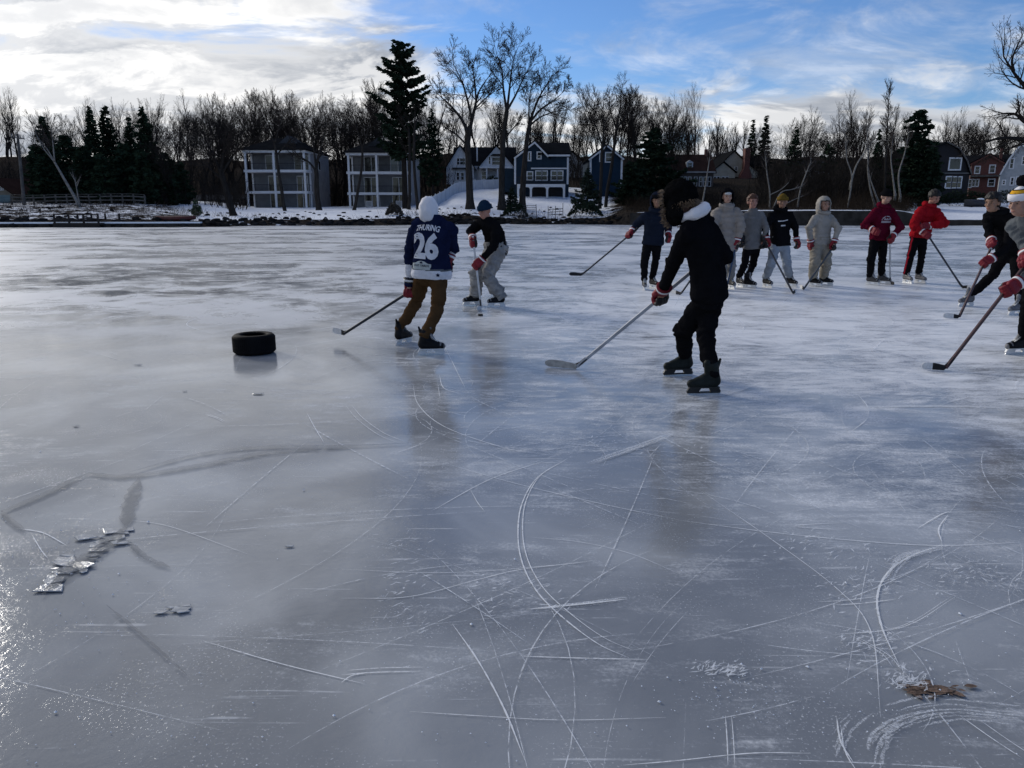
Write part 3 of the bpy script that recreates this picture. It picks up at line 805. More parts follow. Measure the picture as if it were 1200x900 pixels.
hero('bare_tree', 709, 90, [
  ([(709,255),(710,240),(712,222),(716,200),(720,170),(724,140)], .22, .15, (0,0), 0, 0),
  ([(723,146),(727,125),(728,105),(730,84)], .12, .03, (0,1), 10, 1),
  ([(722,152),(734,134),(742,118),(744,102)], .10, .03, (0,-1), 8, 1),
  ([(722,150),(716,132),(714,116),(716,100)], .09, .03, (0,-1), 8, 1)],
  'tall bare tree rising over the roof of the narrow blue gabled house', H2, 31)
hero('birch_tree', 94, 80, [
  ([(94,246),(88,232),(80,218),(72,204),(64,190)], .17, .10, (0,0), 0, 0),
  ([(66,194),(56,176),(44,160),(30,140)], .08, .02, (0,1), 8, 1),
  ([(64,190),(62,168),(60,148),(64,125)], .08, .02, (0,-1), 8, 1),
  ([(64,190),(50,172),(40,150),(38,128)], .07, .02, (0,0), 8, 1)],
  'pale birch leaning left over the rail fence on the left bank', {**FAN, 'n': (6,6,5,4), 'ratio': (.5,.5,.5,.5)}, 32, mats=(bark_birch, twig_birch))
hero('birch_tree', 96, 81, [
  ([(95,243),(92,233),(90,222),(88,212)], .08, .04, (0,0), 4, 0)],
  'short pale birch stem beside the foot of the leaning birch', {**FAN, 'lev': 2}, 33, mats=(bark_birch, twig_birch))
H3 = dict(OAK); H3.update(lev=4, n=(7,6,5,4), ratio=(.5,.42,.5,.5), jit=.2)
hero('old_oak', 1245, 62, [
  ([(1246,258),(1244,230),(1241,200),(1238,170),(1232,140)], .55, .38, (0,0), 0, 0),
  ([(1238,172),(1215,166),(1195,163),(1172,162),(1150,168)], .24, .06, (0,-1), 8, 1),
  ([(1236,155),(1216,148),(1200,142),(1190,134),(1176,133)], .22, .06, (0,1), 7, 1),
  ([(1190,134),(1194,126),(1193,118)], .09, .04, (.4,.8), 4, 2),
  ([(1232,140),(1216,118),(1200,100),(1188,85),(1176,66)], .24, .05, (0,-.5), 9, 1),
  ([(1188,84),(1186,70),(1192,54),(1198,42)], .11, .03, (-.3,.5), 7, 1),
  ([(1234,145),(1244,110),(1250,80),(1246,50)], .22, .05, (0,1), 8, 1),
  ([(1238,150),(1262,130),(1285,110),(1300,80)], .2, .05, (0,-1), 7, 1)],
  'big old oak reaching dark crooked limbs in from the right side', H3, 34, r=.5, mats=(bark_dark, twig))
BIR = {**UPR, 'lev': 3, 'n': (6,5,4), 'ratio': (.35,.5,.5), 'jit': .16}
for (px, Y, pts, lab, sd) in (
  (996, 79, [(992,248),(996,228),(998,205),(992,185),(991,160)], 'pale twisted birch trunk right of the skater in the cream hooded suit', 40),
  (1000, 80, [(997,215),(1003,195),(1012,180),(1022,165)], 'pale birch limb slanting up right of the cream hooded skater', 41),
  (1022, 80, [(1025,240),(1020,222),(1017,200),(1017,175),(1016,150)], 'straight pale birch just left of the maroon skater', 42),
  (1030, 80, [(1030,238),(1024,222),(1020,210),(1017,195)], 'short pale birch stem slanting behind the maroon skater', 43),
  (1050, 82, [(1049,228),(1046,205),(1044,185),(1046,165)], 'thin pale sapling before the big dark evergreen on the right', 44),
  (1060, 82, [(1055,230),(1053,205),(1060,180),(1064,160)], 'pale twin sapling before the big dark evergreen on the right', 45),
  (826, 80, [(822,244),(826,222),(830,196),(834,168)], 'thin pale sapling before the brown roofed house', 46),
  (903, 80, [(902,246),(902,225),(899,205),(897,185)], 'thin pale trunk on the brown bank behind the mustard beanie skater', 47),
  (935, 82, [(934,246),(938,222),(944,205),(950,190)], 'pale crooked sapling on the brown bank behind the cream skater', 48)):
    hero('birch_tree' if 'birch' in lab else 'sapling', px, Y, [(pts, .10, .035, (0,.5), 7, 0)], lab, BIR, sd, mats=(bark_birch, twig_birch))
hero('bare_tree', 1038, 88, [
  ([(1036,238),(1037,210),(1038,180),(1040,150),(1042,112)], .16, .03, (0,0), 12, 0)],
  'very tall slim leafless tree rising just left of the big dark evergreen', {**UPR, 'lev': 3, 'n': (12,6,5), 'ratio': (.3,.4,.5)}, 49)
hero('fallen_tree', 930, 77, [
  ([(905,246),(915,226),(928,222),(940,218)], .07, .03, (0,1), 6, 0), ([(918,240),(935,232),(950,226)], .05, .02, (0,1), 5, 1),
  ([(903,228),(915,222),(924,214),(930,205)], .05, .02, (0,1), 5, 1)],
  'tangle of pale fallen branches on the brown bank behind the mustard beanie skater', BIR, 50, mats=(bark_birch, twig_birch), cat='fallen tree')

# rows of leafless trees standing behind the houses
rngT = random.Random(77)
def bare(px, top, Y, label, group, k=None, wide=1.0, dark=False):
    b = at(px, Y); H = P(px, top, Y).z - b.z
    me, h = (BARE_D if dark else BARE)[rngT.randrange(len(BARE)) if k is None else k]
    s = H/h
    return tree_from(me, 'bare_tree', b - V((0, 0, .1)), label, group, (s*wide, s*wide, s), rngT.uniform(0, 6.28))
g1 = 'bare trees of the wood on the left shore'; l1 = 'leafless tree in the dark wood behind the rail fence on the left shore'
for px, top, Y in ((8,205,150),(-40,150,130),(-90,140,125),(48,150,112),(70,134,118),(95,132,104),(110,140,120),(150,136,122),(175,118,116),(188,122,110),(205,130,104),(222,126,108),(206,150,96),(238,118,116)):
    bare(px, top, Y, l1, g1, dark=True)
g2 = 'bare trees behind the first balcony building'; l2 = 'leafless tree in the row behind the first white balcony building'
for px, top, Y in ((252,112,124),(268,108,130),(284,110,126),(298,106,132),(312,108,138),(326,104,130),(340,104,134),(352,106,128),(362,110,140),(276,128,150),(345,118,152),(310,122,155)):
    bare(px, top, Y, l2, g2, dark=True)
g3 = 'bare trees behind the second balcony building'; l3 = 'leafless tree in the row behind the second white balcony building'
for px, top, Y in ((378,106,132),(392,110,128),(404,114,134),(416,116,140),(430,104,130),(444,96,128),(456,108,136),(468,112,142),(500,118,140),(514,134,132),(424,126,152)):
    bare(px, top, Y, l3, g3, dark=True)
g4 = 'bare trees behind the white gabled house'; l4 = 'leafless tree behind the roofs of the white gabled and dark blue houses'
for px, top, Y in ((528,150,150),(545,148,155),(565,150,150),(580,144,160),(602,146,150),(622,140,155),(640,146,150),(655,150,158),(636,128,150),(676,130,136),(668,152,165)):
    bare(px, top, Y, l4, g4)
g5 = 'bare trees behind the narrow blue house'; l5 = 'leafless tree in the thick row right of the narrow blue gabled house'
for px, top, Y in ((690,112,140),(702,96,135),(716,104,138),(738,98,132),(748,104,128),(758,110,135),(770,112,130),(782,120,134),(792,132,128),(800,136,140),(735,118,150),(764,126,155)):
    bare(px, top, Y, l5, g5)
bare(818, 142, 150, 'round crowned leafless tree behind the brown roofed house', None, 2, 1.15)
bare(846, 160, 175, 'low leafless tree between the brown roof and the cream gables', None, 0, 1.2)
g6 = 'bare trees beyond the brown bank'; l6 = 'leafless tree beyond the brown bank on the right of the cream gabled house'
for px, top, Y in ((900,146,135),(915,136,128),(934,130,126),(948,150,140),(966,146,132),(978,142,128),(988,140,126),(1000,144,130),(1010,152,124),(1024,150,120),(940,160,160),(972,160,160),(1006,160,150)):
    bare(px, top, Y, l6, g6)
g7 = 'bare trees behind the gambrel and brick houses'; l7 = 'leafless tree in the far row behind the gambrel and brick houses'
for px, top, Y in ((1092,146,170),(1104,144,165),(1112,140,172),(1122,142,168),(1130,144,175),(1140,142,170),(1150,146,165),(1160,140,172),(1172,142,168),(1184,144,170),(1196,140,175),(1215,138,168),(1240,140,170),(1270,135,160)):
    bare(px, top, Y, l7, g7, k=rngT.choice((1, 3, 6)))
bare(1056, 128, 96, 'leafless tree with a rounded top in front of the big dark evergreen', None, 2, .9)
bare(1048, 130, 100, 'leafless tree mingling with the left side of the big dark evergreen', None, 5, .8)

def woods():
    """far wood that reads as one grey mass behind everything"""
    rng = random.Random(3); mb = MB(); o = dict(UPR); o.update(lev=3, n=(9,7,6), ratio=(.55,.45,.45))
    for i in range(150):
        px = rng.uniform(-250, 1450); Y = rng.uniform(165, 240); X = (px-600)*Y/923; z = gz(X, Y)
        Hh = (rng.uniform(14, 20) if px < 1000 else rng.uniform(12, 17))
        if 815 < px < 900: Hh *= .6
        limb(mb, mb, V((X, Y, z-.3)), V((0, 0, 1)), .25, Hh*.6, 0, rng, o)
    tag(mb.build('far_woods', twig), kind='stuff')
woods()

# ------------------------------------------------------------------ conifers
def conifer_mesh(seed, H, Rb, start=.05, whorl=.45, nb=6, droop=.25, up=.0, dens=1.0, clump=.42, irr=.25, power=.85, nm=None, tr=.18, top_gap=0, face=3):
    rng = random.Random(seed); mt = MB(); mc = MB()
    mt.tube([V((0, 0, -.3)), V((.03, .02, H*.4)), V((.0, .05, H*.8)), V((0, 0, H))], [tr*1.15, tr*.8, tr*.35, .015], 7)
    nbr = int(nb*H*(1-start)/whorl)
    for q_ in range(nbr):
        for _one in (0,):
            t = min(.985, (q_+rng.uniform(-1.5, 1.5))/nbr); t = max(0, t)
            if rng.random() < irr*.35: continue
            z = H*start+t*H*(1-start)
            rl = Rb*((1-t)**power)*(min(1, .55+t*4))*(1+.28*noise.noise(V((t*7, seed*1.7, q_*.02))))
            a = q_*2.39996+rng.uniform(-.4, .4); Lb = max(.15, rl*rng.uniform(1-irr*1.2, 1+irr*.5))
            d = V((math.cos(a), math.sin(a), 0)); s = max(3, int(Lb/.35))
            pts = []
            for k in range(s+1):
                u = k/s
                pts.append(V((0, 0, z+rng.uniform(-.08, .08))) + d*(Lb*u) + V((0, 0, Lb*(-droop*u + (droop*.75+up)*u*u*1.1))))
            mt.tube(pts, [max(.035*(1-k/(s+1))*min(1.5, Lb/1.5), .008) for k in range(s+1)], 3, cap=False)
            lat = V((-d.y, d.x, 0))
            cnt = max(3, int(Lb*16*dens))
            for k in range(cnt):
                u = rng.uniform(.12, 1.03)**.75; f = min(u, .999)*s; j = int(f); p = pts[j].lerp(pts[j+1], f-j)
                w_ = (1-u*.72)*Lb*.30+.10
                p = p + lat*rng.uniform(-w_, w_) + V((0, 0, rng.uniform(-.10, .08)))
                dr = (d*rng.uniform(.2, 1) + lat*rng.uniform(-.9, .9) + V((0, 0, rng.uniform(-.5, .35)))).normalized()
                sd = dr.cross(rvec(rng))
                if sd.length < .05: continue
                sd.normalize(); ln = clump*rng.uniform(.6, 1.25); wd = clump*rng.uniform(.16, .32)
                q0 = p - dr*ln*.3; q1 = p + dr*ln*.7; mm = p + dr*ln*.1
                mc.add([q0, mm+sd*wd, q1, mm-sd*wd], [(0, 1, 2, 3)])
    return mt.mesh('trunk', bark_dark), mc.mesh('crown', nm or needle)
def conifer(px, top, Y, label, width_px, seed, name='spruce_tree', group=None, base=None, **k):
    b = at(px, Y)
    H = P(px, top, Y).z - b.z
    me = conifer_mesh(seed, H, width_px/2*Y/923, **k)
    return tree_from(me, name, b, label, group)
# the tall white pine
conifer(475, 47, 96, 'tall dark pine with ragged tiers rising over the second balcony building', 78, 60, 'pine_tree', start=.30, whorl=.55, nb=6, droop=.05, up=.26, dens=1.7, clump=.66, irr=.55, power=.5, nm=needle_pine, tr=.34)
conifer(508, 128, 104, 'smaller dark pine at the right edge of the second balcony building', 34, 61, 'pine_tree', start=.2, whorl=.5, droop=.1, up=.15, dens=1.3, clump=.55, irr=.45, nm=needle_pine)
for (px, top, Y, wd, lab, sd) in (
  (63, 136, 100, 50, 'dark spruce with a pointed top farthest left in the left shore wood', 62), (118, 124, 100, 34, 'tall spiry spruce left of the middle of the left shore wood', 63),
  (136, 124, 103, 46, 'broad topped dark spruce in the middle of the left shore wood', 64), (161, 137, 102, 24, 'narrow small topped spruce between two taller ones on the left shore', 65),
  (178, 124, 98, 46, 'sharp open topped spruce at the right end of the left shore wood', 66)):
    conifer(px, top, Y, lab, wd, sd, start=.06, whorl=.42, nb=7, droop=.22, dens=1.6, clump=.55, irr=.35, power=.75)
gL = 'dark hemlocks filling the left shore wood'
for (px, top, Y, wd, sd) in ((52,168,98,34,67),(85,158,96,46,68),(105,170,92,44,69),(150,168,94,48,70),(198,178,96,40,71),(172,176,90,36,72),(126,180,90,40,73),(60,178,93,40,74),(215,190,100,30,75)):
    conifer(px, top, Y, 'low dark hemlock in the shaded front of the left shore wood', wd, sd, 'hemlock_tree', gL, start=.03, whorl=.42, nb=7, droop=.3, dens=1.5, clump=.6, irr=.4, power=.5)
conifer(230, 234, 74, 'little green spruce standing alone on the snow of the left bank', 15, 76, start=.05, whorl=.2, nb=8, droop=.1, up=.1, dens=3, clump=.2, irr=.2, nm=mat('needle_bright', (.035,.06,.03), .75, .4, 2), tr=.05)
conifer(600, 219, 88, 'small spruce between the tall bare trees below the dark blue house', 24, 77, start=.05, whorl=.26, nb=7, droop=.15, dens=2.2, clump=.28, irr=.3, nm=needle_blue, tr=.08)
conifer(688, 197, 86, 'tiered spruce with drooping open branches before the narrow blue house', 46, 78, start=.06, whorl=.42, nb=8, droop=.2, up=.12, dens=2.4, clump=.34, irr=.25, nm=needle_blue, tr=.13)
conifer(764, 150, 92, 'broad dark evergreen behind the navy jacket skater', 88, 79, 'evergreen_tree', start=.04, whorl=.45, nb=8, droop=.14, up=.1, dens=1.7, clump=.6, irr=.55, power=.66, nm=needle_pine, tr=.28)
conifer(738, 190, 90, 'lower dark evergreen joining the left side of the broad one', 46, 80, 'evergreen_tree', start=.04, whorl=.4, nb=7, droop=.14, up=.1, dens=1.8, clump=.55, irr=.4, power=.6, nm=needle_pine)
conifer(876, 140, 160, 'left one of the two dark spruces beyond the chimney house', 16, 81, start=.05, whorl=.7, nb=6, droop=.2, dens=1.5, clump=.7, irr=.3)
conifer(891, 135, 160, 'right and taller one of the two dark spruces beyond the chimney house', 20, 82, start=.05, whorl=.7, nb=6, droop=.2, dens=1.5, clump=.7, irr=.3)
conifer(926, 148, 112, 'dark spruce standing beyond the mustard beanie skater', 30, 83, start=.05, whorl=.5, nb=6, droop=.2, dens=1.6, clump=.5, irr=.35)
conifer(966, 168, 118, 'rough dark pine in the trees beyond the cream hooded skater', 30, 84, 'pine_tree', start=.1, whorl=.5, nb=6, droop=.1, up=.1, dens=1.5, clump=.55, irr=.45, power=.5)
conifer(1022, 150, 112, 'slim dark spruce tip left of the tall slim leafless tree', 22, 85, start=.05, whorl=.5, nb=6, droop=.2, dens=1.7, clump=.5, irr=.3)
conifer(1066, 128, 90, 'biggest dark evergreen behind the maroon and red skaters', 62, 86, 'evergreen_tree', start=.03, whorl=.42, nb=8, droop=.16, dens=1.7, clump=.6, irr=.6, power=.5, nm=needle_pine, tr=.26)
conifer(1086, 172, 88, 'lower evergreen at the right foot of the biggest dark one', 34, 87, 'evergreen_tree', start=.03, whorl=.4, nb=7, droop=.16, dens=1.9, clump=.55, irr=.4, power=.5, nm=needle_pine)

# shrubs, hedges, ground brush
leaf_dark = mat('leaf_dark', (.016,.024,.016), .8, .5, 2, spec=0)
def shrub(px, Y, w, h, dep, label, seed, m=None, name='shrub', n=900, z=None):
    rng = random.Random(seed); b = at(px, Y); e = empty(name, b, label, 'hedge' if name == 'hedge' else 'shrub'); mt = MB(); mc = MB()
    for i in range(7):
        a = rng.uniform(-.5, .5)*w; mt = MB(); mt.tube([V((a*.6, rng.uniform(-.2, .2)*dep, -.1)), V((a, rng.uniform(-.3, .3)*dep, h*.8))], [.025, .01], 4); mt.build('stem', bark_dark, e)
    for i in range(n):
        u, v_ = rng.uniform(-1, 1), rng.uniform(-1, 1); s = rng.random()**.4
        top = (1-abs(u)**3)*(1-.5*v_*v_)*(1+.22*noise.noise(V((u*2.2+seed, v_*2, 1))))
        p = V((u*w/2, v_*dep/2, max(.05, h*top*s)))
        d = rvec(rng); q = d.orthogonal().normalized(); k = rng.uniform(.08, .2)
        mc.add([p-d*k, p+q*k*.4, p+d*k, p-q*k*.4], [(0, 1, 2, 3)])
    mc.build('foliage', m or leaf_dark, e)
shrub(686, 81, 3.6, 1.5, 2.0, 'rounded dark shrub under the tiered spruce at the shore', 1)
shrub(604, 82, 2.6, 1.35, 1.6, 'dark rounded shrub by the wooden steps below the dark blue house', 2)
shrub(577, 122, 2.8, 1.6, 1.2, 'clipped dark hedge before the porch of the white gabled house', 3, name='hedge', n=700)
shrub(1128, 99, 8.4, 1.9, 1.4, 'long dark hedge before the dark gambrel house', 4, name='hedge', n=2600)
shrub(1180, 100, 5.6, 2.0, 1.4, 'dark hedge before the brick and grey gambrel houses', 5, name='hedge', n=1800)
shrub(462, 80, 1.7, 1.1, 1.2, 'bushy dark shrub on the stony edge before the second balcony building', 6, mat('brush_brown', (.05,.042,.032), .9, .4, 2))
def thicket():
    """leafless undergrowth closing the view between the trunks"""
    rng = random.Random(19); mb = MB()
    def clump(px, Y, h, n, sp):
        b = at(px, Y)
        for i in range(n):
            p = b+V((rng.gauss(0, sp), rng.gauss(0, sp), -.2)); d = V((rng.gauss(0, .22), rng.gauss(0, .22), 1)).normalized(); hh = h*rng.uniform(.5, 1.15)
            pts = [p, p+d*hh*.35+rvec(rng)*.15, p+d*hh*.7+rvec(rng)*.3, p+d*hh+rvec(rng)*.5]; mb.tube(pts, [.05, .035, .022, .01], 3, cap=False)
            for k in range(7):
                q = pts[1].lerp(pts[3], rng.random()); dd = (d+rvec(rng)*.9).normalized(); l = rng.uniform(.5, 1.6); mb.tube([q, q+dd*l*.5+rvec(rng)*.08, q+dd*l], [.018, .013, .008], 3, cap=False)
    for i in range(260): clump(rng.uniform(-120, 530), rng.uniform(120, 150), rng.uniform(3.5, 7.5), 7, .9)
    for i in range(60): clump(rng.uniform(45, 290), rng.uniform(92, 118), rng.uniform(2.0, 4.5), 7, .8)
    for i in range(60): clump(rng.uniform(660, 800), rng.uniform(120, 150), rng.uniform(3, 6), 6, .8)
    for i in range(130): clump(rng.uniform(896, 1065), rng.uniform(90, 125), rng.uniform(3, 6.5), 7, .9)
    for i in range(50): clump(rng.uniform(745, 900), rng.uniform(84, 100), rng.uniform(.7, 1.5), 6, .7)
    for i in range(60): clump(rng.uniform(510, 680), rng.uniform(140, 160), rng.uniform(4, 7), 6, .9)
    tag(mb.build('undergrowth', mat('twig_brown', (.027,.024,.022), .9, .35, 1.5, spec=0)), kind='stuff')
thicket()
def brush():
    rng = random.Random(9); mb = MB()
    def stems(px, Y, n, h, spread):
        b = at(px, Y)
        for i in range(n):
            p = b+V((rng.gauss(0, spread), rng.gauss(0, spread*.6), 0)); p.z = gz(p.x, p.y)-.05
            d = V((rng.gauss(0, .3), rng.gauss(0, .3), 1)).normalized(); hh = h*rng.uniform(.4, 1.2); m = p+d*hh*.5+V((rng.gauss(0, .1), 0, 0))
            mb.tube([p, m, p+d*hh+V((rng.gauss(0, .15), rng.gauss(0, .1), 0))], [.012, .008, .004], 3, cap=False)
    for i in range(420): bpx = rng.uniform(745, 1075); stems(bpx, rng.uniform(73.5, 100), 16, .6 if bpx < 900 else 1.4, .7)
    for i in range(190): stems(rng.uniform(-60, 240), rng.uniform(66.5, 86), 9, .75, .5)
    for i in range(60): stems(rng.uniform(455, 740), rng.uniform(77, 84), 9, .8, .5)
    for i in range(40): stems(rng.uniform(240, 460), rng.uniform(71.5, 76), 8, .5, .5)
    for i in range(60): stems(rng.uniform(735, 790), rng.uniform(76, 90), 14, 1.2, .6)
    tag(mb.build('dry_brush', mat('dry_brush', (.034,.026,.020), .9, .45, .5, spec=0)), kind='stuff')
    mb = MB()
    for i in range(760):
        px = rng.choice((rng.uniform(-60, 250), rng.uniform(240, 470), rng.uniform(455, 730), rng.uniform(455, 640), rng.uniform(0, 110)))
        pr = profile(px); Y = pr[0][0]+abs(rng.gauss(.3, 1.3))+.2
        bk = rng.random() < .25
        if bk: Y = rng.uniform(pr[0][0], pr[2][0])
        b = at(px, Y); r = rng.uniform(.08, .2 if bk else .36); M = Matrix.Rotation(rng.uniform(0, 6), 3, 'Z')
        sdv = rvec(rng)*20
        mb.ellipsoid(b+V((0, 0, r*.15)), M, (r*rng.uniform(.8, 1.6), r, r*.62), 8, 5, lambda q: 1+.55*noise.noise(q*1.5+sdv))
    tag(mb.build('shore_rocks', mat('shore_rock', (.022,.021,.021), .95, .5, 1.4, .6, 9, 0)), kind='stuff')
brush()
# ------------------------------------------------------------------ buildings
trim_w = mat('white_trim', (.58,.59,.61), .6, .06, 2)
roof_dark = shingle('roof_dark', (.011,.012,.014)); roof_brown = shingle('roof_brown', (.040,.024,.020)); roof_grey = shingle('roof_grey', (.05,.053,.06))
sid_white = siding('siding_white', (.46,.48,.51)); sid_tan = siding('siding_tan', (.30,.29,.285)); sid_grey = siding('siding_grey', (.12,.125,.13))
sid_blue = siding('siding_blue', (.018,.032,.050)); sid_navy = siding('siding_navy', (.016,.032,.056)); sid_cream = siding('siding_cream', (.37,.34,.28))
sid_dark = siding('siding_dark', (.025,.025,.028)); sid_ltgrey = siding('siding_light_grey', (.33,.35,.37)); sid_brown = siding('siding_brown', (.10,.085,.078))
glass = glassmat('window_glass', (.006,.007,.009)); glass_blue = glassmat('bluish_glass', (.03,.05,.07))  # the second glass is a lighter, bluer tone
wood_dark = mat('dark_wood', (.018,.015,.014), .85, .3, 2); wood_grey = mat('grey_wood', (.09,.085,.08), .85, .3, 2, .3, 20)
def brickmat():
    m, nt, b, out = newmat('red_brick')
    br = N(nt, 'ShaderNodeTexBrick'); L(nt, objvec(nt, (4, 4, 7), (R(90), 0, 0)), br.inputs['Vector'])
    br.inputs['Color1'].default_value = (.09,.026,.021,1); br.inputs['Color2'].default_value = (.13,.038,.03,1); br.inputs['Mortar'].default_value = (.12,.09,.08,1); br.inputs['Mortar Size'].default_value = .012
    f = noise_n(nt, objvec(nt), 1.2, 4)
    L(nt, mixcol(nt, maprange(nt, f, .3, .7, 0, .4), br.outputs['Color'], (.10,.035,.03)), b.inputs['Base Color']); b.inputs['Roughness'].default_value = .9
    return m
brick = brickmat()

class House:
    """local frame: x to the right along the front, y away from the lake, z up; made from pixel columns at distance Y"""
    def __init__(s, name, px0, px1, Y, ybase, label, cat='house', rz=0.0):
        s.Y = Y; s.k = Y/923
        z = CAMZ+(244-ybase)*s.k
        s.px0 = px0; s.yb = ybase; s.kx = s.k*math.cos(rz); s.W = (px1-px0)*s.kx
        s.e = empty(name, ((px0-600)*s.k, Y, z), label, cat, None, rz)
    def x(s, px): return (px-s.px0)*s.kx
    def z(s, py): return (s.yb-py)*s.k
    def part(s, name, mb, mats, parent=None): return mb.build(name, mats, parent or s.e)
    def window(s, px0, px1, py0, py1, y=0.0, mull=(1, 1), fr=.09, gm=None, name='window', parent=None, trim=None, side=False):
        """py0 top, py1 bottom"""
        x0, x1, z0, z1 = s.x(px0), s.x(px1), s.z(py1), s.z(py0)
        f = MB(); g = MB(); a, b = y-.05, y+.06
        f.box(x0-fr, x0, a, b, z0-fr, z1+fr); f.box(x1, x1+fr, a, b, z0-fr, z1+fr)
        f.box(x0, x1, a, b, z1, z1+fr); f.box(x0, x1, a-.03, b, z0-fr, z0)
        for i in range(1, mull[0]+1):
            xx = x0+(x1-x0)*i/(mull[0]+1)
            if mull[0] and i <= mull[0]-0 and mull[0] > 0: f.box(xx-.03, xx+.03, a+.015, b-.02, z0, z1)
        for i in range(1, mull[1]+1):
            zz = z0+(z1-z0)*i/(mull[1]+1); f.box(x0, x1, a+.02, b-.024, zz-.025, zz+.025)
        g.box(x0, x1, y-.012, y+.012, z0, z1)
        w_ = s.part(name, f, trim or trim_w, parent); s.part('pane', g, gm or glass, w_)
        return w_
def gable_roof(mb, x0, x1, y0, y1, ze, zr, over=.3, th=.16, axis='y', xr=None):
    """two slabs; ridge along y (gable faces the lake) or along x"""
    if axis == 'y':
        xm = (x0+x1)/2 if xr is None else xr
        sl = (zr-ze)/(xm-x0); a = x0-over; za = ze-sl*over
        mb.prism([(a, za), (xm, zr), (xm, zr+th), (a, za+th)], y0-over, y1+over)
        sl = (zr-ze)/(x1-xm); b = x1+over; zb = ze-sl*over
        mb.prism([(xm+.001, zr), (b, zb), (b, zb+th), (xm+.001, zr+th)], y0-over, y1+over)
    else:
        ym = (y0+y1)/2
        for sgn, yo in ((-1, y0-over), (1, y1+over)):
            zo = ze-(zr-ze)/(ym-y0)*over
            yi = ym
            vs = []
            for xx in (x0-over, x1+over): vs += [(xx, yo, zo), (xx, yi+sgn*.001, zr), (xx, yi+sgn*.001, zr+th), (xx, yo, zo+th)]
            mb.add(vs, [(0,1,2,3), (7,6,5,4), (0,4,5,1), (1,5,6,2), (2,6,7,3), (3,7,4,0)])

def condo(px0, px1, Y, yb, label, eave, lv, depth, dorm, extras, ridge=(0.3, .62)):
    h = House('balcony_building', px0, px1, Y, yb, label, 'apartment house')
    W = h.W; pd = 2.9; zt = h.z(eave); z1, z2 = h.z(lv[1]), h.z(lv[0])
    m = MB(); m.box(0, W, pd, depth, 0, zt); h.part('wall', m, sid_tan)
    m = MB(); m.box(.02, W-.02, pd-.035, pd-.004, .01, zt-.43); h.part('shaded_front_wall', m, siding('siding_recess_shade', (.16,.165,.175)))  # darker siding sheet: the shade of the balcony recess put into the colour
    m = MB()    # hip roof
    ov = .45; zr = zt+1.9
    q = [(-ov, -ov, zt+.02), (W+ov, -ov, zt+.02), (W+ov, depth+ov, zt+.02), (-ov, depth+ov, zt+.02)]
    rx0, rx1 = W*ridge[0], W*ridge[1]; ry = depth*.42
    m.add(q+[(rx0, ry, zr), (rx1, ry, zr), (rx1, depth*.7, zr), (rx0, depth*.7, zr)]+[(a, b, c-.12) for a, b, c in q],
          [(0,1,5,4), (1,2,6,5), (2,3,7,6), (3,0,4,7), (4,5,6,7), (8,9,1,0), (9,10,2,1), (10,11,3,2), (11,8,0,3), (11,10,9,8)])
    r = h.part('roof', m, roof_dark)
    m = MB(); dx = h.x(dorm); m.prism([(dx-1.3, zr-1.0), (dx+1.5, zr-1.0), (dx+.1, zr+.18)], depth*.2, depth*.5); h.part('gable', m, roof_grey, r)
    m = MB(); m.box(-.12, W+.12, -.12, .10, zt-.42, zt-.005); m.box(W-.1, W+.12, .105, pd-.01, zt-.42, zt-.005); m.box(-.12, .1, .105, pd-.01, zt-.42, zt-.005); h.part('beam', m, trim_w)
    m = MB(); m.box(W+.003, W+.12, pd+.01, depth+.02, zt-.3, zt-.02); h.part('eave_board', m, trim_w)
    for zz in (z1, z2):
        m = MB(); m.box(-.1, W+.1, -.1, pd-.004, zz-.16, zz+.16); b_ = h.part('balcony', m, trim_w)
        m = MB(); m.box(0, W, .03, .07, zz+.98, zz+1.04); m.box(W-.07, W-.03, .08, pd-.01, zz+.98, zz+1.04)
        n = 46
        for i in range(n): xx = .1+(W-.2)*i/(n-1); m.box(xx-.012, xx+.012, .035, .06, zz+.17, zz+.975)
        h.part('railing', m, wood_dark, b_)
    posts = [.22, W*.5-.1, W-.16]
    for xx in posts:
        m = MB(); m.box(xx-.13, xx+.13, -.16, .105, -.2, zt-.43); h.part('post', m, trim_w)
    for xx in (.2, W-.12):
        m = MB(); m.box(xx-.1, xx+.1, pd-.35, pd-.1, -.1, zt-.43); h.part('post', m, trim_w)
    def door(px_a, px_b, lev, w_=1, gm=None):
        zb = (.05, z1+.17, z2+.17)[lev]; hh = 2.02
        f = MB(); g = MB(); a, b = h.x(px_a), h.x(px_b); f.box(a-.08, a, pd-.10, pd-.036, zb, zb+hh+.1); f.box(b, b+.08, pd-.10, pd-.036, zb, zb+hh+.1); f.box(a, b, pd-.10, pd-.036, zb+hh, zb+hh+.1)
        mid = (a+b)/2; f.box(mid-.05, mid+.05, pd-.09, pd-.036, zb, zb+hh)
        g.box(a, b, pd-.062, pd-.038, zb+.03, zb+hh)
        d_ = h.part('sliding_door', f, trim_w); h.part('pane', g, gm or glass, d_)
    for e in extras: door(*e)
    f = MB(); zz0, zz1 = z2+.5, z2+1.7; y0 = depth*.52
    f.box(W+.003, W+.06, y0-.1, y0+1.0, zz0-.1, zz1+.1); w_ = h.part('window', f, trim_w)
    g = MB(); g.box(W+.062, W+.07, y0, y0+.9, zz0, zz1); h.part('pane', g, glass, w_)
    return h
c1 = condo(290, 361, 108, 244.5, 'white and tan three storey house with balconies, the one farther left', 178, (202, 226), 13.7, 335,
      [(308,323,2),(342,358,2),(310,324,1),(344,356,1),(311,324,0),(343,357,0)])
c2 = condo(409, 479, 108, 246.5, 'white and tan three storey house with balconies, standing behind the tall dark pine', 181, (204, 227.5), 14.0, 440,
      [(425,441,2),(456,473,2,0,glass_blue),(424,440,1),(458,472,1),(424,441,0),(457,473,0)])
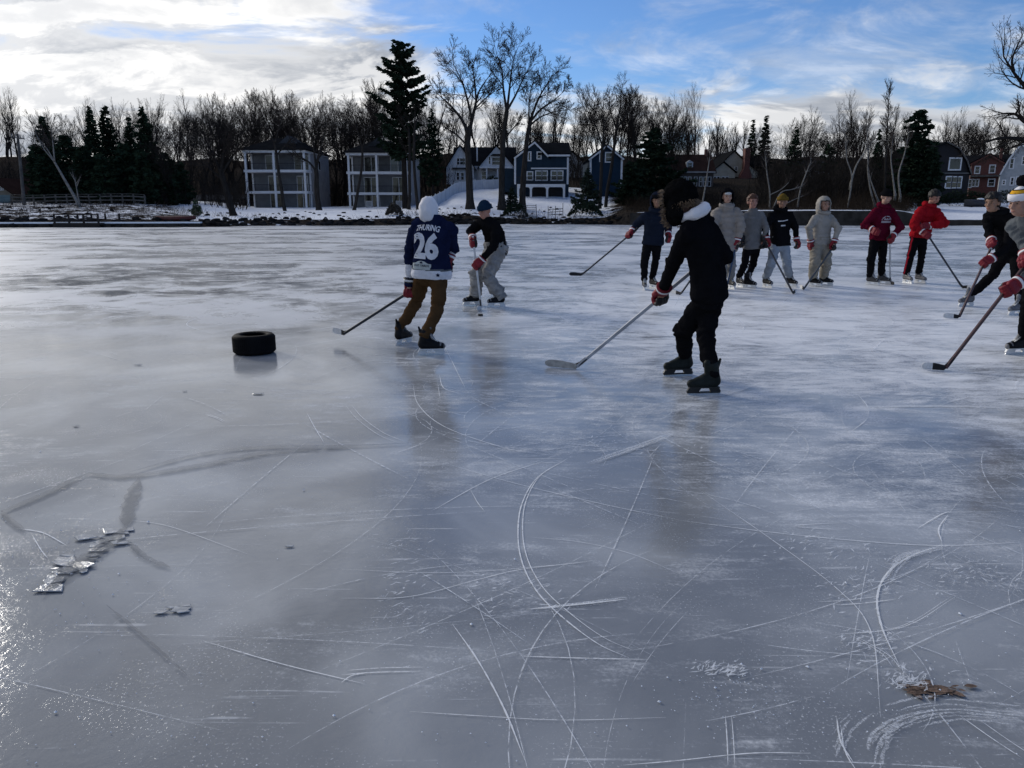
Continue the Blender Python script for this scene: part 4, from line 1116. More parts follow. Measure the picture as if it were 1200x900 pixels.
# things kept on the ground floor
def patio_box(px, Y, label):
    c = at(px, Y); e = empty('cooling_unit', c, label, 'cooling unit')
    m = MB(); m.box(-.4, .4, -.3, .3, .05, .85); m.build('cabinet', mat('unit_grey', (.4,.41,.42), .6), e)
    m = MB(); m.box(-.38, -.28, -.28, .28, 0, .06); m.box(.28, .38, -.28, .28, 0, .06); m.build('foot', wood_dark, e)
    m = MB()
    for i in range(9): z_ = .14+i*.075; m.box(-.34, .34, -.315, -.303, z_, z_+.03)
    m.build('grille', mat('grille_dark', (.08,.08,.085), .6), e)
patio_box(433, 106.8, 'grey cooling unit at the foot of the left bay of the second balcony building')
patio_box(468, 106.6, 'grey cooling unit at the foot of the right bay of the second balcony building')

# white house with two front gables
h = House('gabled_house', 524, 604, 128, 217, 'white house with two steep front gables behind the white fence')
k = h
m = MB()
m.prism([(0, 0), (h.x(556), 0), (h.x(556), h.z(198)), (h.x(540), h.z(174)), (0, h.z(198))], 0, 9)
m.box(h.x(556)+.002, h.x(562), 1.2, 9, 0, h.z(196))
m.prism([(h.x(562), 0), (h.x(602), 0), (h.x(602), h.z(197)), (h.x(582), h.z(174.5)), (h.x(562), h.z(197))], .4, 9)
h.part('wall', m, sid_white)
m = MB(); gable_roof(m, 0, h.x(556), 0, 9, h.z(198), h.z(172.5)-.1, .35); gable_roof(m, h.x(562), h.x(602), .4, 9, h.z(197), h.z(173), .3)
gable_roof(m, h.x(530), h.x(604), 3.5, 12.5, h.z(196), h.z(172.5), .2, axis='x'); h.part('roof', m, roof_dark)
m = MB(); m.box(h.x(563), h.x(600), -1.6, .39, h.z(199.5), h.z(197.8)); p_ = h.part('porch_roof', m, trim_w)
for px in (571, 583.5, 598):
    m = MB(); m.box(h.x(px)-.1, h.x(px)+.1, -1.5, -1.3, 0, h.z(199.6)); h.part('porch_post', m, trim_w)
m = MB(); m.box(h.x(563), h.x(600), -1.65, .38, 0, .25); h.part('porch_floor', m, wood_grey)
m = MB(); m.box(h.x(531), h.x(552), -.5, -.01, h.z(200), h.z(198.4)); h.part('awning', m, roof_grey)
for a, b, c, d_, y in ((536.5,539,188,195,0),(544,546,188,195,0),(540,543.4,188,195,0),(536,538.5,204,212,0),(541,544,204,212,0),(547,549,202,212,0),(573,575,186,194,.4),(577,587,187,195,.4),(565,570,203,211,.4),(586,596,203,212,.4)):
    h.window(a, b, c, d_, y, (0, 1))
m = MB(); m.prism([(h.x(575), h.z(185)), (h.x(589), h.z(185)), (h.x(586), h.z(183.2)), (h.x(578), h.z(183.2))], -.2, .39); h.part('eyebrow', m, roof_dark)
m = MB(); m.box(h.x(558), h.x(559.5), 3, 3.3, h.z(190), h.z(174)); h.part('downpipe', m, trim_w)
# dark blue house with the deck
h = House('deck_house', 603, 666, 103, 231, 'dark blue house with white trim and a deck carried on white arched posts')
zl = h.z(184)
m = MB(); zw = 0
m.prism([(0, zw), (h.x(641), zw), (h.x(641), h.z(185.5)), (h.x(625.5), h.z(170)), (0, h.z(187))], 0, 10)
m.box(h.x(641)+.002, h.W, 0, 10, zw, zl); h.part('wall', m, sid_blue)
m = MB(); gable_roof(m, 0, h.x(642), 0, 10, h.z(187)+.05, h.z(169), .3, .15, xr=h.x(626)); 
xs0, xs1 = h.x(630), h.W+.3; y0, y1, ym = -.3, 10.3, 5
vs = []
for xx in (xs0, xs1): vs += [(xx, y0, zl-.02), (xx, ym, h.z(168.5)), (xx, y1, zl-.02), (xx, y0, zl+.14), (xx, ym, h.z(168.5)+.16), (xx, y1, zl+.14)]
m.add(vs, [(0,3,4,1), (1,4,5,2), (6,7,10,9), (7,8,11,10), (3,9,10,4), (4,10,11,5), (0,1,7,6), (1,2,8,7), (0,6,9,3), (2,5,11,8)])
h.part('roof', m, roof_dark)
m = MB()
def rake(mb, xa, za, xb, zb, y, w=.2):
    d = V((xb-xa, 0, zb-za)).normalized(); n = V((-d.z, 0, d.x))*w
    mb.prism([(xa-n.x, za-n.z), (xb-n.x, zb-n.z), (xb, zb), (xa, za)], y-.1, y)
rake(m, h.x(602), h.z(187.5)-.02, h.x(626), h.z(169.3)-.02, -.305); rake(m, h.x(626), h.z(169.3)-.02, h.x(642.5), h.z(185.5)-.02, -.306)
h.part('rake_trim', m, trim_w)
m = MB(); m.box(h.x(642), h.W+.1, -.42, -.31, zl-.22, zl+.0); h.part('eave_trim', m, trim_w)
m = MB(); m.box(h.x(622), h.W-.05, -.12, -.005, h.z(200), h.z(198.4)); h.part('band_trim', m, trim_w)
for px in (603.6, 664.6): 
    m = MB(); m.box(h.x(px)-.12, h.x(px)+.12, -.03, -.004, h.z(217), h.z(187)); h.part('corner_board', m, trim_w)
for a, b, c, d_, mu in ((619.2,621.2,181.5,190,(0,0)),(629.5,633,181.5,188,(0,1)),(618,623.5,203.5,211.5,(0,1)),(628,634,202.5,212,(0,1)),(635.4,640.4,202.5,212,(0,1)),(646,651.5,202.5,212,(0,1)),(653,658.5,202.5,212,(0,1))):
    h.window(a, b, c, d_, 0, mu, .13)
m = MB(); zd = h.z(218); m.box(h.x(606), h.x(660.5), -2.6, -.004, zd-.28, zd+.06); dk = h.part('deck', m, trim_w)
m = MB(); m.box(h.x(606), h.x(660), -2.56, -2.5, zd+.9, zd+.97)
for i in range(60): xx = h.x(606)+(h.x(660)-h.x(606))*i/59; m.box(xx-.015, xx+.015, -2.55, -2.52, zd+.06, zd+.9)
h.part('railing', m, wood_dark, dk)
for i, px in enumerate((607, 621.5, 640, 659.2)):
    m = MB(); xx = h.x(px); m.box(xx-.13, xx+.13, -2.58, -2.32, -.2, zd-.285)
    for sg in (-1, 1):
        if (i == 0 and sg < 0) or (i == 3 and sg > 0): continue
        pts = [(xx+sg*.13, zd-.29), (xx+sg*.42, zd-.29), (xx+sg*.27, zd-.36), (xx+sg*.17, zd-.47), (xx+sg*.13, zd-.62)]
        m.prism(pts if sg > 0 else pts[::-1], -2.55, -2.36)
    h.part('deck_post', m, trim_w)
m = MB(); m.box(h.x(622), h.x(658), -.03, -.004, .0, zd-.3); h.part('undercroft_shade', m, mat('painted_shade', (.02,.02,.022), .9))  # dark sheet added on the wall, its colour stands for shade under the deck
m = MB(); m.box(-1.9, -.004, 1.2, 6, .6, h.z(199)); h.part('side_wing', m, sid_blue)
# narrow blue house
h = House('narrow_blue_house', 690.5, 727.5, 106, 226, 'narrow navy blue house with one steep gable and a white framed window')
m = MB(); m.prism([(0, -.5), (h.W, -.5), (h.W, h.z(186.5)), (h.x(709.5), h.z(174)), (0, h.z(187.5))], 0, 11); h.part('wall', m, sid_navy)
m = MB(); gable_roof(m, 0, h.W, 0, 11, h.z(187.5), h.z(173), .3, .15, xr=h.x(709.5)); h.part('roof', m, roof_dark)
m = MB(); rake(m, h.x(688), h.z(189)-.04, h.x(709.5), h.z(173)-.03, -.305); rake(m, h.x(709.5), h.z(173)-.03, h.x(729.6), h.z(188.5)-.04, -.306); h.part('rake_trim', m, trim_w)
for px in (691, 727): 
    m = MB(); m.box(h.x(px)-.13, h.x(px)+.13, -.03, -.004, h.z(222), h.z(189)); h.part('corner_board', m, trim_w)
h.window(708.5, 715.5, 182, 191.5, 0, (0, 1), .14); h.window(701.6, 703.6, 182, 191, 0, (0, 0), .1)
# white house glimpsed between the blue ones
h = House('white_house', 664, 684, 145, 217, 'pale house glimpsed in the gap between the two blue houses')
m = MB(); m.prism([(0, -.5), (h.W, -.5), (h.W, h.z(194)), (h.x(669), h.z(181)), (0, h.z(186))], 0, 9); h.part('wall', m, sid_white)
m = MB(); gable_roof(m, 0, h.W, 0, 9, h.z(192), h.z(180), .3, .15, xr=h.x(669)); h.part('roof', m, roof_dark)
h.window(667, 670, 190, 196, 0); h.window(673, 676, 204, 210, 0)
# brown roofed house
h = House('brown_house', 782, 834, 134, 226, 'house with a long brown roof and a small dormer behind the trapper hat skater')
m = MB(); m.box(0, h.W, 0, 8, -.5, h.z(203)); h.part('wall', m, sid_brown)
m = MB(); gable_roof(m, 0, h.W, 0, 8, h.z(203), h.z(183), .4, .16, axis='x'); r = h.part('roof', m, roof_brown)
m = MB(); x0, x1 = h.x(803.5), h.x(811); m.prism([(x0, h.z(200)), (x1, h.z(200)), (x1, h.z(192)), ((x0+x1)/2, h.z(189.5)), (x0, h.z(192))], .9, 3); dm = h.part('dormer', m, sid_white, r)
h.window(805, 809.5, 192.8, 198, .9, (0, 1), .09)
m = MB(); m.box(-.2, h.W+.2, -.5, -.41, h.z(204.5), h.z(202.5)); h.part('eave_trim', m, sid_tan)
for px in (795, 800, 805, 812, 818, 823, 828): h.window(px, px+2.8, 209, 219, 0, (0, 1), .08)
m = MB(); m.box(h.x(829), h.x(832), 3.6, 4.4, h.z(186), h.z(176)); h.part('chimney', m, brick)
# cream house with the big chimney
h = House('chimney_house', 832, 888, 150, 225, 'cream house with stepped gables and a broad brick chimney')
m = MB()
m.prism([(0, -.6), (h.x(859), -.6), (h.x(859), h.z(204)), (h.x(845), h.z(193)), (0, h.z(203))], 0, 9)
m.prism([(h.x(847), -.6), (h.x(878), -.6), (h.x(878), h.z(196)), (h.x(860), h.z(180)), (h.x(847), h.z(192))], 2, 13)
m.prism([(h.x(872), -.6), (h.x(887), -.6), (h.x(887), h.z(203)), (h.x(873), h.z(192)), (h.x(872), h.z(193))], 1, 10)
h.part('wall', m, sid_cream)
m = MB(); gable_roof(m, 0, h.x(859), 0, 9, h.z(203), h.z(192), .3, .16, xr=h.x(845)); gable_roof(m, h.x(844), h.x(878), 2, 13, h.z(195), h.z(179), .3, .16, xr=h.x(860))
m.prism([(h.x(872), h.z(192)), (h.x(889), h.z(204)), (h.x(889), h.z(203)), (h.x(872), h.z(191))], .7, 10.3)
m.box(h.x(880), h.x(906), 4, 11, h.z(196), h.z(184))
h.part('roof', m, roof_dark)
m = MB(); m.prism([(h.x(862), -.5), (h.x(878), -.5), (h.x(876.5), h.z(207)), (h.x(873.5), h.z(200)), (h.x(873.5), h.z(177)), (h.x(867.5), h.z(177)), (h.x(867.5), h.z(200)), (h.x(864), h.z(207))], -.9, .6); h.part('chimney', m, brick)
for px in (834.5, 838.5, 844, 848.5): h.window(px, px+2.4, 208.5, 217, 0, (0, 1), .09)
h.window(861.5, 864, 197, 200.5, 1.999, (0, 0), .09); h.window(859.5, 862.5, 209, 216, 1.999, (0, 1), .09); h.window(878, 881, 210, 217, .999, (0, 1), .09)
# pale house far behind the birches
h = House('pale_house', 924, 968, 150, 219, 'pale house half hidden by trees behind the mustard beanie and cream skaters')
m = MB(); m.box(0, h.W, 0, 8, -.5, h.z(200)); h.part('wall', m, sid_white)
m = MB(); gable_roof(m, 0, h.W, 0, 8, h.z(200), h.z(190), .3, .16, axis='x'); h.part('roof', m, roof_grey)
for px in (929, 940, 951, 960): h.window(px, px+3.2, 204, 212, 0, (0, 1), .1)
m = MB(); m.box(h.x(926), h.x(966), -2, -.01, h.z(218), h.z(216.5)); h.part('porch', m, trim_w)
# dark gambrel house
h = House('gambrel_house', 1062, 1131, 108, 243, 'dark house with a curved barn roof behind the red puffer skater')
gp = [(0, -.3), (h.W, -.3), (h.W, h.z(207)), (h.x(1124), h.z(192)), (h.x(1113), h.z(178)), (h.x(1100), h.z(171)), (h.x(1085), h.z(178)), (h.x(1072), h.z(192)), (0, h.z(207))]
m = MB(); m.prism(gp, 0, 11); h.part('wall', m, sid_dark)
m = MB(); pr_ = gp[2:]; up = [(a+(.12 if a > h.x(1100) else -.12), b+.2) for a, b in pr_]
n_ = len(pr_); 
for i in range(n_-1):
    m.prism([pr_[i+1], pr_[i], up[i], up[i+1]], -.35, 11.3)
h.part('roof', m, roof_dark)
m = MB()
for i in range(3): (xa, za), (xb, zb) = up[i], up[i+1]; rake(m, xb, zb, xa, za, -.355, .16)
h.part('rake_trim', m, wood_grey)
m = MB(); m.box(h.x(1083), h.x(1130), -.14, -.004, h.z(205.2), h.z(203.8)); h.part('band_trim', m, sid_grey)
h.window(1106.5, 1118.5, 188.5, 200, 0, (0, 0), .18); h.window(1105, 1110.5, 209, 220.5, 0, (0, 1), .16); h.window(1111.8, 1117, 209, 220.5, 0, (0, 1), .13); h.window(1118, 1122, 209, 220.5, 0, (0, 1), .13)
# brick house
h = House('brick_house', 1132, 1168, 132, 228, 'red brick house with a low gable between the dark and the grey gambrel houses', rz=R(-29))
m = MB(); m.prism([(0, -.5), (h.W, -.5), (h.W, h.z(191)), (h.x(1151), h.z(184)), (0, h.z(193))], 0, 9); h.part('wall', m, brick)
m = MB(); gable_roof(m, 0, h.W, 0, 9, h.z(193), h.z(183.5), .35, .16, xr=h.x(1151)); gable_roof(m, -1, h.W+1.6, 4, 12, h.z(193), h.z(182.5), .3, axis='x'); h.part('roof', m, roof_dark)
m = MB(); rake(m, h.x(1130), h.z(194)-.05, h.x(1151), h.z(183.5)-.03, -.36, .22); rake(m, h.x(1151), h.z(183.5)-.03, h.x(1169.5), h.z(193.8)-.05, -.361, .22); h.part('rake_trim', m, brick)
m = MB(); m.box(0, h.W, -.7, -.004, h.z(209), h.z(207)); h.part('porch_roof', m, wood_grey)
for a, b, c, d_ in ((1137,1141.5,197.5,204.5),(1153.5,1158.5,196.5,204),(1131.5,1134,212,220),(1135.5,1138.5,212,219),(1139.5,1142,212,219),(1154,1160,212,219)): h.window(a, b, c, d_, 0, (0, 1), .16)
m = MB(); m.box(h.x(1164), h.x(1167), 5, 5.9, h.z(190), h.z(176)); h.part('chimney', m, brick)
# light grey gambrel at the right edge
h = House('grey_gambrel_house', 1166.5, 1222, 112, 240, 'light grey house with a barn roof and white trim at the right edge', rz=R(-31))
gp = [(0, -.3), (h.x(1207), -.3), (h.x(1207), h.z(207)), (h.x(1199.5), h.z(187)), (h.x(1187), h.z(172.5)), (h.x(1174.5), h.z(190)), (0, h.z(207.5))]
m = MB(); m.prism(gp, 0, 11); m.box(h.x(1207)+.002, h.W, 2, 10, -.3, h.z(200)); h.part('wall', m, sid_ltgrey)
m = MB(); pr_ = gp[2:]; up = [(a+(.1 if a > h.x(1187) else -.1), b+.17) for a, b in pr_]
for i in range(len(pr_)-1): m.prism([pr_[i+1], pr_[i], up[i], up[i+1]], -.3, 11.3)
gable_roof(m, h.x(1190), h.W+.5, 2.5, 9.5, h.z(196), h.z(174), .2, axis='x'); h.part('roof', m, roof_grey)
m = MB()
for i in range(len(up)-1): (xa, za), (xb, zb) = up[i], up[i+1]; rake(m, xb, zb, xa, za, -.305-.001*i, .2)
h.part('rake_trim', m, trim_w)
for a, b, c, d_ in ((1176.5,1179.6,189,199),(1190,1193,187,195),(1180,1182.4,210,217.5),(1186.2,1188.6,209.5,217),(1171,1173,213,217)): h.window(a, b, c, d_, 0, (0, 1), .15)
# buildings on the left
h = House('tan_house', -34, 17, 101, 241, 'tan house with a blue grey garage door at the left edge')
m = MB(); m.prism([(0, -.3), (h.W, -.3), (h.W, h.z(228)), (h.x(-6), h.z(211)), (0, h.z(226))], 0, 9); h.part('wall', m, siding('siding_olive', (.19,.17,.135)))
m = MB(); gable_roof(m, 0, h.W, 0, 9, h.z(227), h.z(210.5), .4, .16, xr=h.x(-6)); h.part('roof', m, roof_brown)
m = MB(); m.box(h.x(-8), h.x(14), -.06, -.004, 0, h.z(229)); g_ = h.part('garage_door', m, siding('garage_blue', (.14,.20,.22), .5)); h.window(3, 7, 220, 223, 0)
h = House('low_shed', 215, 283, 118, 246, 'low grey shed with a snow dusted roof behind the leaning tree')
m = MB(); m.box(0, h.W, 0, 6, -.3, h.z(235)); h.part('wall', m, sid_brown)
m = MB(); gable_roof(m, 0, h.W, 0, 6, h.z(235), h.z(229.5), .3, .14, axis='x'); h.part('roof', m, roof_grey)
for px in (228, 240, 276): h.window(px, px+3, 237.5, 241, 0)
h = House('back_cottage', 1028, 1050, 122, 226, 'dark cottage with a pale eave hidden in the trees behind the maroon skater')
m = MB(); m.box(0, h.W, 0, 6, -.5, h.z(206)); h.part('wall', m, sid_dark)
m = MB(); gable_roof(m, 0, h.W, 0, 6, h.z(206), h.z(198), .4, .14, axis='x'); h.part('roof', m, roof_dark)
m = MB(); m.box(-.4, h.W+.4, -.53, -.43, h.z(207), h.z(205.3)); h.part('eave_trim', m, sid_tan)

# ------------------------------------------------------------------ fences, walls, posts, dock
def ribbon_wall(name, pts, h0, h1, th, mat_, label, cat, cap=None, tags=True):
    """solid fence/wall along ground points"""
    b = pts[0]; mb = MB(); vs = []
    for i, p in enumerate(pts):
        d = pts[min(i+1, len(pts)-1)]-pts[max(i-1, 0)]; d.z = 0; d.normalize(); n = V((-d.y, d.x, 0))*th/2
        for q, zz in ((p-n, h0), (p+n, h0), (p+n, h1), (p-n, h1)): vs.append(V((q.x, q.y, q.z+zz))-b)
    fs = [(0,1,2,3)]; k = len(pts)
    for i in range(k-1):
        a = i*4
        for j in range(4): c = (j+1) % 4; fs.append((a+j, a+j+4, a+c+4, a+c))
    fs.append(((k-1)*4+3, (k-1)*4+2, (k-1)*4+1, (k-1)*4))
    mb.add(vs, fs); return mb, b
vinyl = siding('vinyl_white', (.60,.62,.65), .3, True, .05)
pts = []
for px, Y in ((506,92),(513,96),(522,101),(534,107),(548,111),(562,114),(578,116),(590,117.5),(601,118)): pts.append(at(px, Y))
pts = catmull(pts, 3)
mb, b = ribbon_wall('vinyl_fence', pts, -.3, 1.30, .06, vinyl, '', '')
e = empty('vinyl_fence', b, 'curving solid white fence on the snow below the white gabled house', 'fence'); mb.build('panel', vinyl, e)
for i in range(0, len(pts), 2):
    p = pts[i]-b; m = MB(); m.box(p.x-.07, p.x+.07, p.y-.07, p.y+.07, p.z-.3, p.z+1.38); m.prism([(p.x-.09, p.z+1.38), (p.x+.09, p.z+1.38), (p.x, p.z+1.46)], p.y-.09, p.y+.09); m.build('fence_post', vinyl, e)
# rail fence on the left bank
b = at(15, 88); e = empty('rail_fence', b, 'grey wooden post and rail fence along the top of the left bank', 'fence')
pp = [at(px, 88-.01*i) for i, px in enumerate(range(15, 176, 13))]
for i, p in enumerate(pp):
    q = p-b; m = MB(); m.box(q.x-.07, q.x+.07, q.y-.07, q.y+.07, q.z-.2, q.z+1.05); m.build('fence_post', wood_grey, e)
    if i:
        o_ = pp[i-1]-b; m = MB()
        for hh in (.42, .82): m.bar(o_+V((0, -.09, hh)), q+V((0, -.09, hh)), .05, .13)
        m.bar(o_+V((0, 0, 1.08)), q+V((0, 0, 1.08)), .16, .05); m.build('rail', wood_grey, e)
# sea wall on the right
stone = mat('sea_wall_stone', (.045,.040,.036), .9, .35, 1.2, .6, 6, 0)
pts = [at(px, profile(px)[1][0]-.15, 0) for px in range(738, 1890, 8)]
b = pts[0]; mb = MB(); vs = []
for i, p in enumerate(pts):
    px = pxof(p.x, p.y); hh = profile(px)[1][1]+.02*noise.noise(V((p.x, 0, 0)))
    for dy, zz in ((-.25, -.2), (.35, -.2), (.35, hh), (-.25, hh)): vs.append(V((p.x, p.y+dy, zz))-b)
fs = [(0,3,2,1)]
for i in range(len(pts)-1):
    a = i*4
    for j in range(4): c = (j+1) % 4; fs.append((a+j, a+c, a+c+4, a+j+4))
mb.add(vs, fs); o = mb.build('sea_wall', stone); o.location = b; tag(o, 'long dark sea wall holding the bank on the right side of the lake', 'wall')
pts = [at(px, profile(px)[0][0]+.5, 0) for px in range(-330, 236, 12)]
b = pts[0]; mb, b = ribbon_wall('w', pts, -.2, .30, .5, stone, '', ''); o = mb.build('stone_kerb', stone); o.location = b; tag(o, 'low dark stone edging at the foot of the left snowy bank', 'wall')
mb, b = ribbon_wall('w', [p+V((0, .05, .302)) for p in pts], 0, .12, .62, None, '', ''); o = mb.build('snow', mat('clean_snow', (.78,.81,.86), .8, .05, 2, .4, 6, 0)); o.location = b; tag(o, kind='structure')
# utility pole
b = at(29, 86); top = P(20.5, 157, 86)
e = empty('utility_pole', b, 'leaning wooden utility pole with a crossarm on the left shore', 'utility pole')
m = MB(); m.tube([V((0, 0, -.5)), (top-b)*.5, top-b], [.19, .16, .12], 8); m.build('pole', wood_grey, e)
t = top-b; m = MB(); m.bar(t+V((-.65, -.14, -.35)), t+V((.75, -.14, -.5)), .1, .12); m.build('crossarm', wood_grey, e)
for dx in (-.55, -.15, .3, .65):
    m = MB(); m.tube([t+V((dx, -.14, -.33-.1*dx)), t+V((dx, -.14, -.05-.1*dx))], [.05, .035], 6); m.build('insulator', mat('insulator', (.2,.2,.21), .4), e)
# dark dock with a railing
c = at(104, 66.5); c.z = 0
e = empty('dock', c, 'dark wooden dock with a plain railing at the left shore', 'dock')
m = MB(); m.box(-1.9, 1.9, -2.2, 1.5, .22, .36); m.build('platform', wood_dark, e)
m = MB(); m.box(-1.88, 1.88, -2.23, -2.205, .02, .34); m.build('skirt_board', wood_dark, e)
for xx in (-1.8, -.6, .6, 1.8):
    for yy in (-2.1, 1.4):
        m = MB(); m.box(xx-.06, xx+.06, yy-.06, yy+.06, -.1, 1.1); m.build('dock_post', wood_dark, e)
m = MB(); m.box(-1.85, 1.85, -2.13, -2.07, 1.0, 1.08); m.box(-1.85, 1.85, -2.12, -2.08, .65, .72); m.build('railing', wood_dark, e)
# upturned red canoe on the left bank
c = at(205, 68.2)
e = empty('canoe', c, 'dark red canoe lying upturned on the left bank', 'canoe', rz=.12)
m = MB(); rg = []
for i in range(15):
    t = -1+2*i/14; w_ = .42*(1-abs(t)**2.3)+.015; hh = .40*(1-.35*abs(t)**3); rr = []
    for j in range(11):
        a = math.pi*j/10; rr.append(V((t*1.7, -w_*math.cos(a), hh*math.sin(a)**.7+.02+.12*abs(t)**4)))
    rg.append(rr)
m.rings(rg); m.build('hull', mat('canoe_red', (.07,.012,.012), .45, .25, 2), e, True)
m = MB(); m.tube([V((-1.65, 0, .34)), V((-1, 0, .45)), V((1, 0, .45)), V((1.65, 0, .34))], .025, 5); m.build('keel', wood_dark, e)
# wooden steps and a tilted dock frame stored on the snow
c = at(620, 79.8)
e = empty('wooden_steps', c, 'grey wooden steps climbing from the ice below the dark blue house', 'steps')
m = MB()
for i in range(7): m.box(-.75, .75, i*.36, i*.36+.30, .15+i*.19, .2+i*.19)
m.build('tread', wood_grey, e)
for s in (-1, 1): m = MB(); m.bar(V((s*.78, -.05, .05)), V((s*.78, 2.6, 1.35)), .06, .22); m.build('stringer', wood_grey, e)
c = at(651, 80)
e = empty('pipe_rack', c, 'grey pipe dock frame with upright poles stored on the snow right of the steps', 'pipe rack')
for xx in (-.75, 0, .75): m = MB(); m.tube([V((xx, 0, -.2)), V((xx, .05, 1.55 if xx > 0 else 1.25))], .03, 6); m.build('pole', wood_grey, e)
m = MB()
for zz in (.35, .62, .9): m.bar(V((-.75, -.05, zz)), V((.75, -.05, zz+.08)), .04, .06)
m.build('rail', wood_grey, e)
for xx in (-.35, .38): m = MB(); m.tube([V((xx, -.1, .2)), V((xx+.1, -.1, 1.0))], .02, 5); m.build('brace', wood_grey, e)
# pale things stacked before the hedge on the right
c = at(1144, 97.5)
e = empty('snow_covered_boat', c, 'small boat under a snow dusted cover before the dark hedge', 'boat')
m = MB(); rg = []
for i in range(11):
    t = -1+2*i/10; w_ = .75*(1-abs(t)**2.6)+.02; rg.append([V((t*1.6, w_*math.cos(a), .45+.42*math.sin(a))) for a in [2*math.pi*j/12 for j in range(12)]])
m.rings(rg); m.build('hull', mat('boat_dark', (.03,.03,.035), .5), e, True)
m = MB(); m.ellipsoid((.3, -.2, .92), Matrix.Identity(3), (.5, .35, .12), 10, 6); m.build('cover', MATS['clean_snow'], e, True)
for xx in (-.8, .8): m = MB(); m.box(xx-.06, xx+.06, -.45, .45, -.1, .2); m.build('trestle', wood_dark, e)
# ------------------------------------------------------------------ people
skin = mat('skin', (.34,.19,.135), .6, .10, 9, .12, 90, .4)
SKINS = [skin, mat('skin_fair', (.40,.24,.18), .6, .10, 9, .12, 90, .3), mat('skin_rosy', (.37,.19,.145), .6, .12, 9, .12, 90, .3), mat('skin_tan', (.27,.15,.10), .6, .10, 9, .12, 90, .3)]
lipm = mat('lip', (.28,.11,.09), .5, .1); eyem = mat('eye_dark', (.02,.018,.016), .25, .1); browm = mat('brow', (.04,.028,.02), .9, .2)
def cloth(name, col, var=.14, bump=.35, bscale=90, rough=.92): return mat('cloth_'+name, col, rough, var, 7, bump, bscale, 0)
black_boot = mat('boot_black', (.008,.008,.010), .5, .3, 8, .1, 40, .12); grey_boot = mat('boot_grey', (.10,.10,.11), .5, .3, 8, .1, 40, .4)
boot_pale = mat('boot_pale', (.16,.16,.17), .6, .3, 30)
white_plastic = mat('white_plastic', (.66,.67,.68), .4, .05, 4); black_plastic = mat('black_plastic', (.012,.012,.013), .4, .2, 4)
steel = mat('steel', (.62,.63,.65), .25, .1, 6, metal=1.0); lace_m = mat('lace', (.62,.62,.60), .85, .1)
glove_red = mat('glove_red', (.17,.008,.017), .6, .2, 9, .3, 60, .3); glove_black = mat('glove_black', (.014,.014,.016), .6, .2, 9, .3, 60, .3)
glove_white = mat('glove_white', (.66,.66,.68), .6, .08); shaft_dark = mat('shaft_dark', (.03,.035,.045), .4, .2); tape_black = mat('tape_black', (.015,.015,.017), .85, .2, 40, .4, 120); tape_white = mat('tape_white', (.60,.60,.60), .85, .12, 30, .4, 120)

def face_vec(a): a = R(a); return V((math.sin(a), -math.cos(a), 0))       # 0 towards the camera, 90 to the right, 180 away
def frame(fv, up=V((0, 0, 1))):
    f = fv.normalized(); r = f.cross(up).normalized(); u = r.cross(f).normalized()
    return Matrix((r, f, u)).transposed()                                  # columns right, forward, up
def solve(px, py, Y0, targets, bias=0.0, rng_=.6):
    """the point on the pixel's ray whose distances to the given joints fit the bone lengths best"""
    best = None
    for i in range(121):
        dy = -rng_+2*rng_*i/120; q = P(px, py, Y0+dy)
        e = sum(((q-t).length-l)**2 for t, l in targets) - bias*dy*.02
        if best is None or e < best[0]: best = (e, q)
    return best[1]
def dense(bones, p):
    """nearest bone: index, parameter along it, axis distance"""
    b = None
    for i, (a, c) in enumerate(bones):
        d = c-a; t = max(0, min(1, (p-a).dot(d)/max(d.length_squared, 1e-9))); q = (p-a-d*t).length
        if b is None or q < b[2]: b = (i, t, q)
    return b
def lens_ring(c, M, hw, hd, n=20, sq=2.4):
    out = []
    for j in range(n):
        a = 2*math.pi*j/n; ca, sa = math.cos(a), math.sin(a)
        x_ = math.copysign(abs(ca)**(2/sq), ca)*hw; y_ = math.copysign(abs(sa)**(2/sq), sa)*hd
        out.append(c + M @ V((x_, y_, 0)))
    return out
def folds(o, bones, kinds, amp, seed, quilt=0.0, pitch=.085):
    me = o.data; me.update(); vs = me.vertices; sv = V((seed*3.1, seed*1.7, seed))
    newc = []
    for v_ in vs:
        p = v_.co.copy(); n = v_.normal
        i, t, q = dense(bones, p); a, c = bones[i]; ln = (c-a).length; ax = (c-a)/max(ln, 1e-6)
        # creases run round the limb: noise squeezed along the bone axis
        s = p - ax*p.dot(ax)*0 ; along = p.dot(ax)
        w = noise.noise((p-ax*along)*5.0 + ax*along*15 + sv)*.9 + (abs(noise.noise((p-ax*along)*6.5 + ax*along*24 + sv*2))-.25)*.9 + noise.noise(p*19+sv)*.22
        joint = 1+1.3*max(0, 1-min(t, 1-t)*ln/.12) if kinds[i] != 'torso' else .8
        dsp = amp*1.15*w*joint
        if quilt and kinds[i] != 'none':
            L_ = t*ln; dsp += quilt*(abs(math.sin(math.pi*L_/pitch))**.55-.6)
        newc.append(p+n*dsp)
    for v_, c in zip(vs, newc): v_.co = c
    me.update()
def paint(o, fn):
    me = o.data
    for f in me.polygons: f.material_index = fn(f.center)
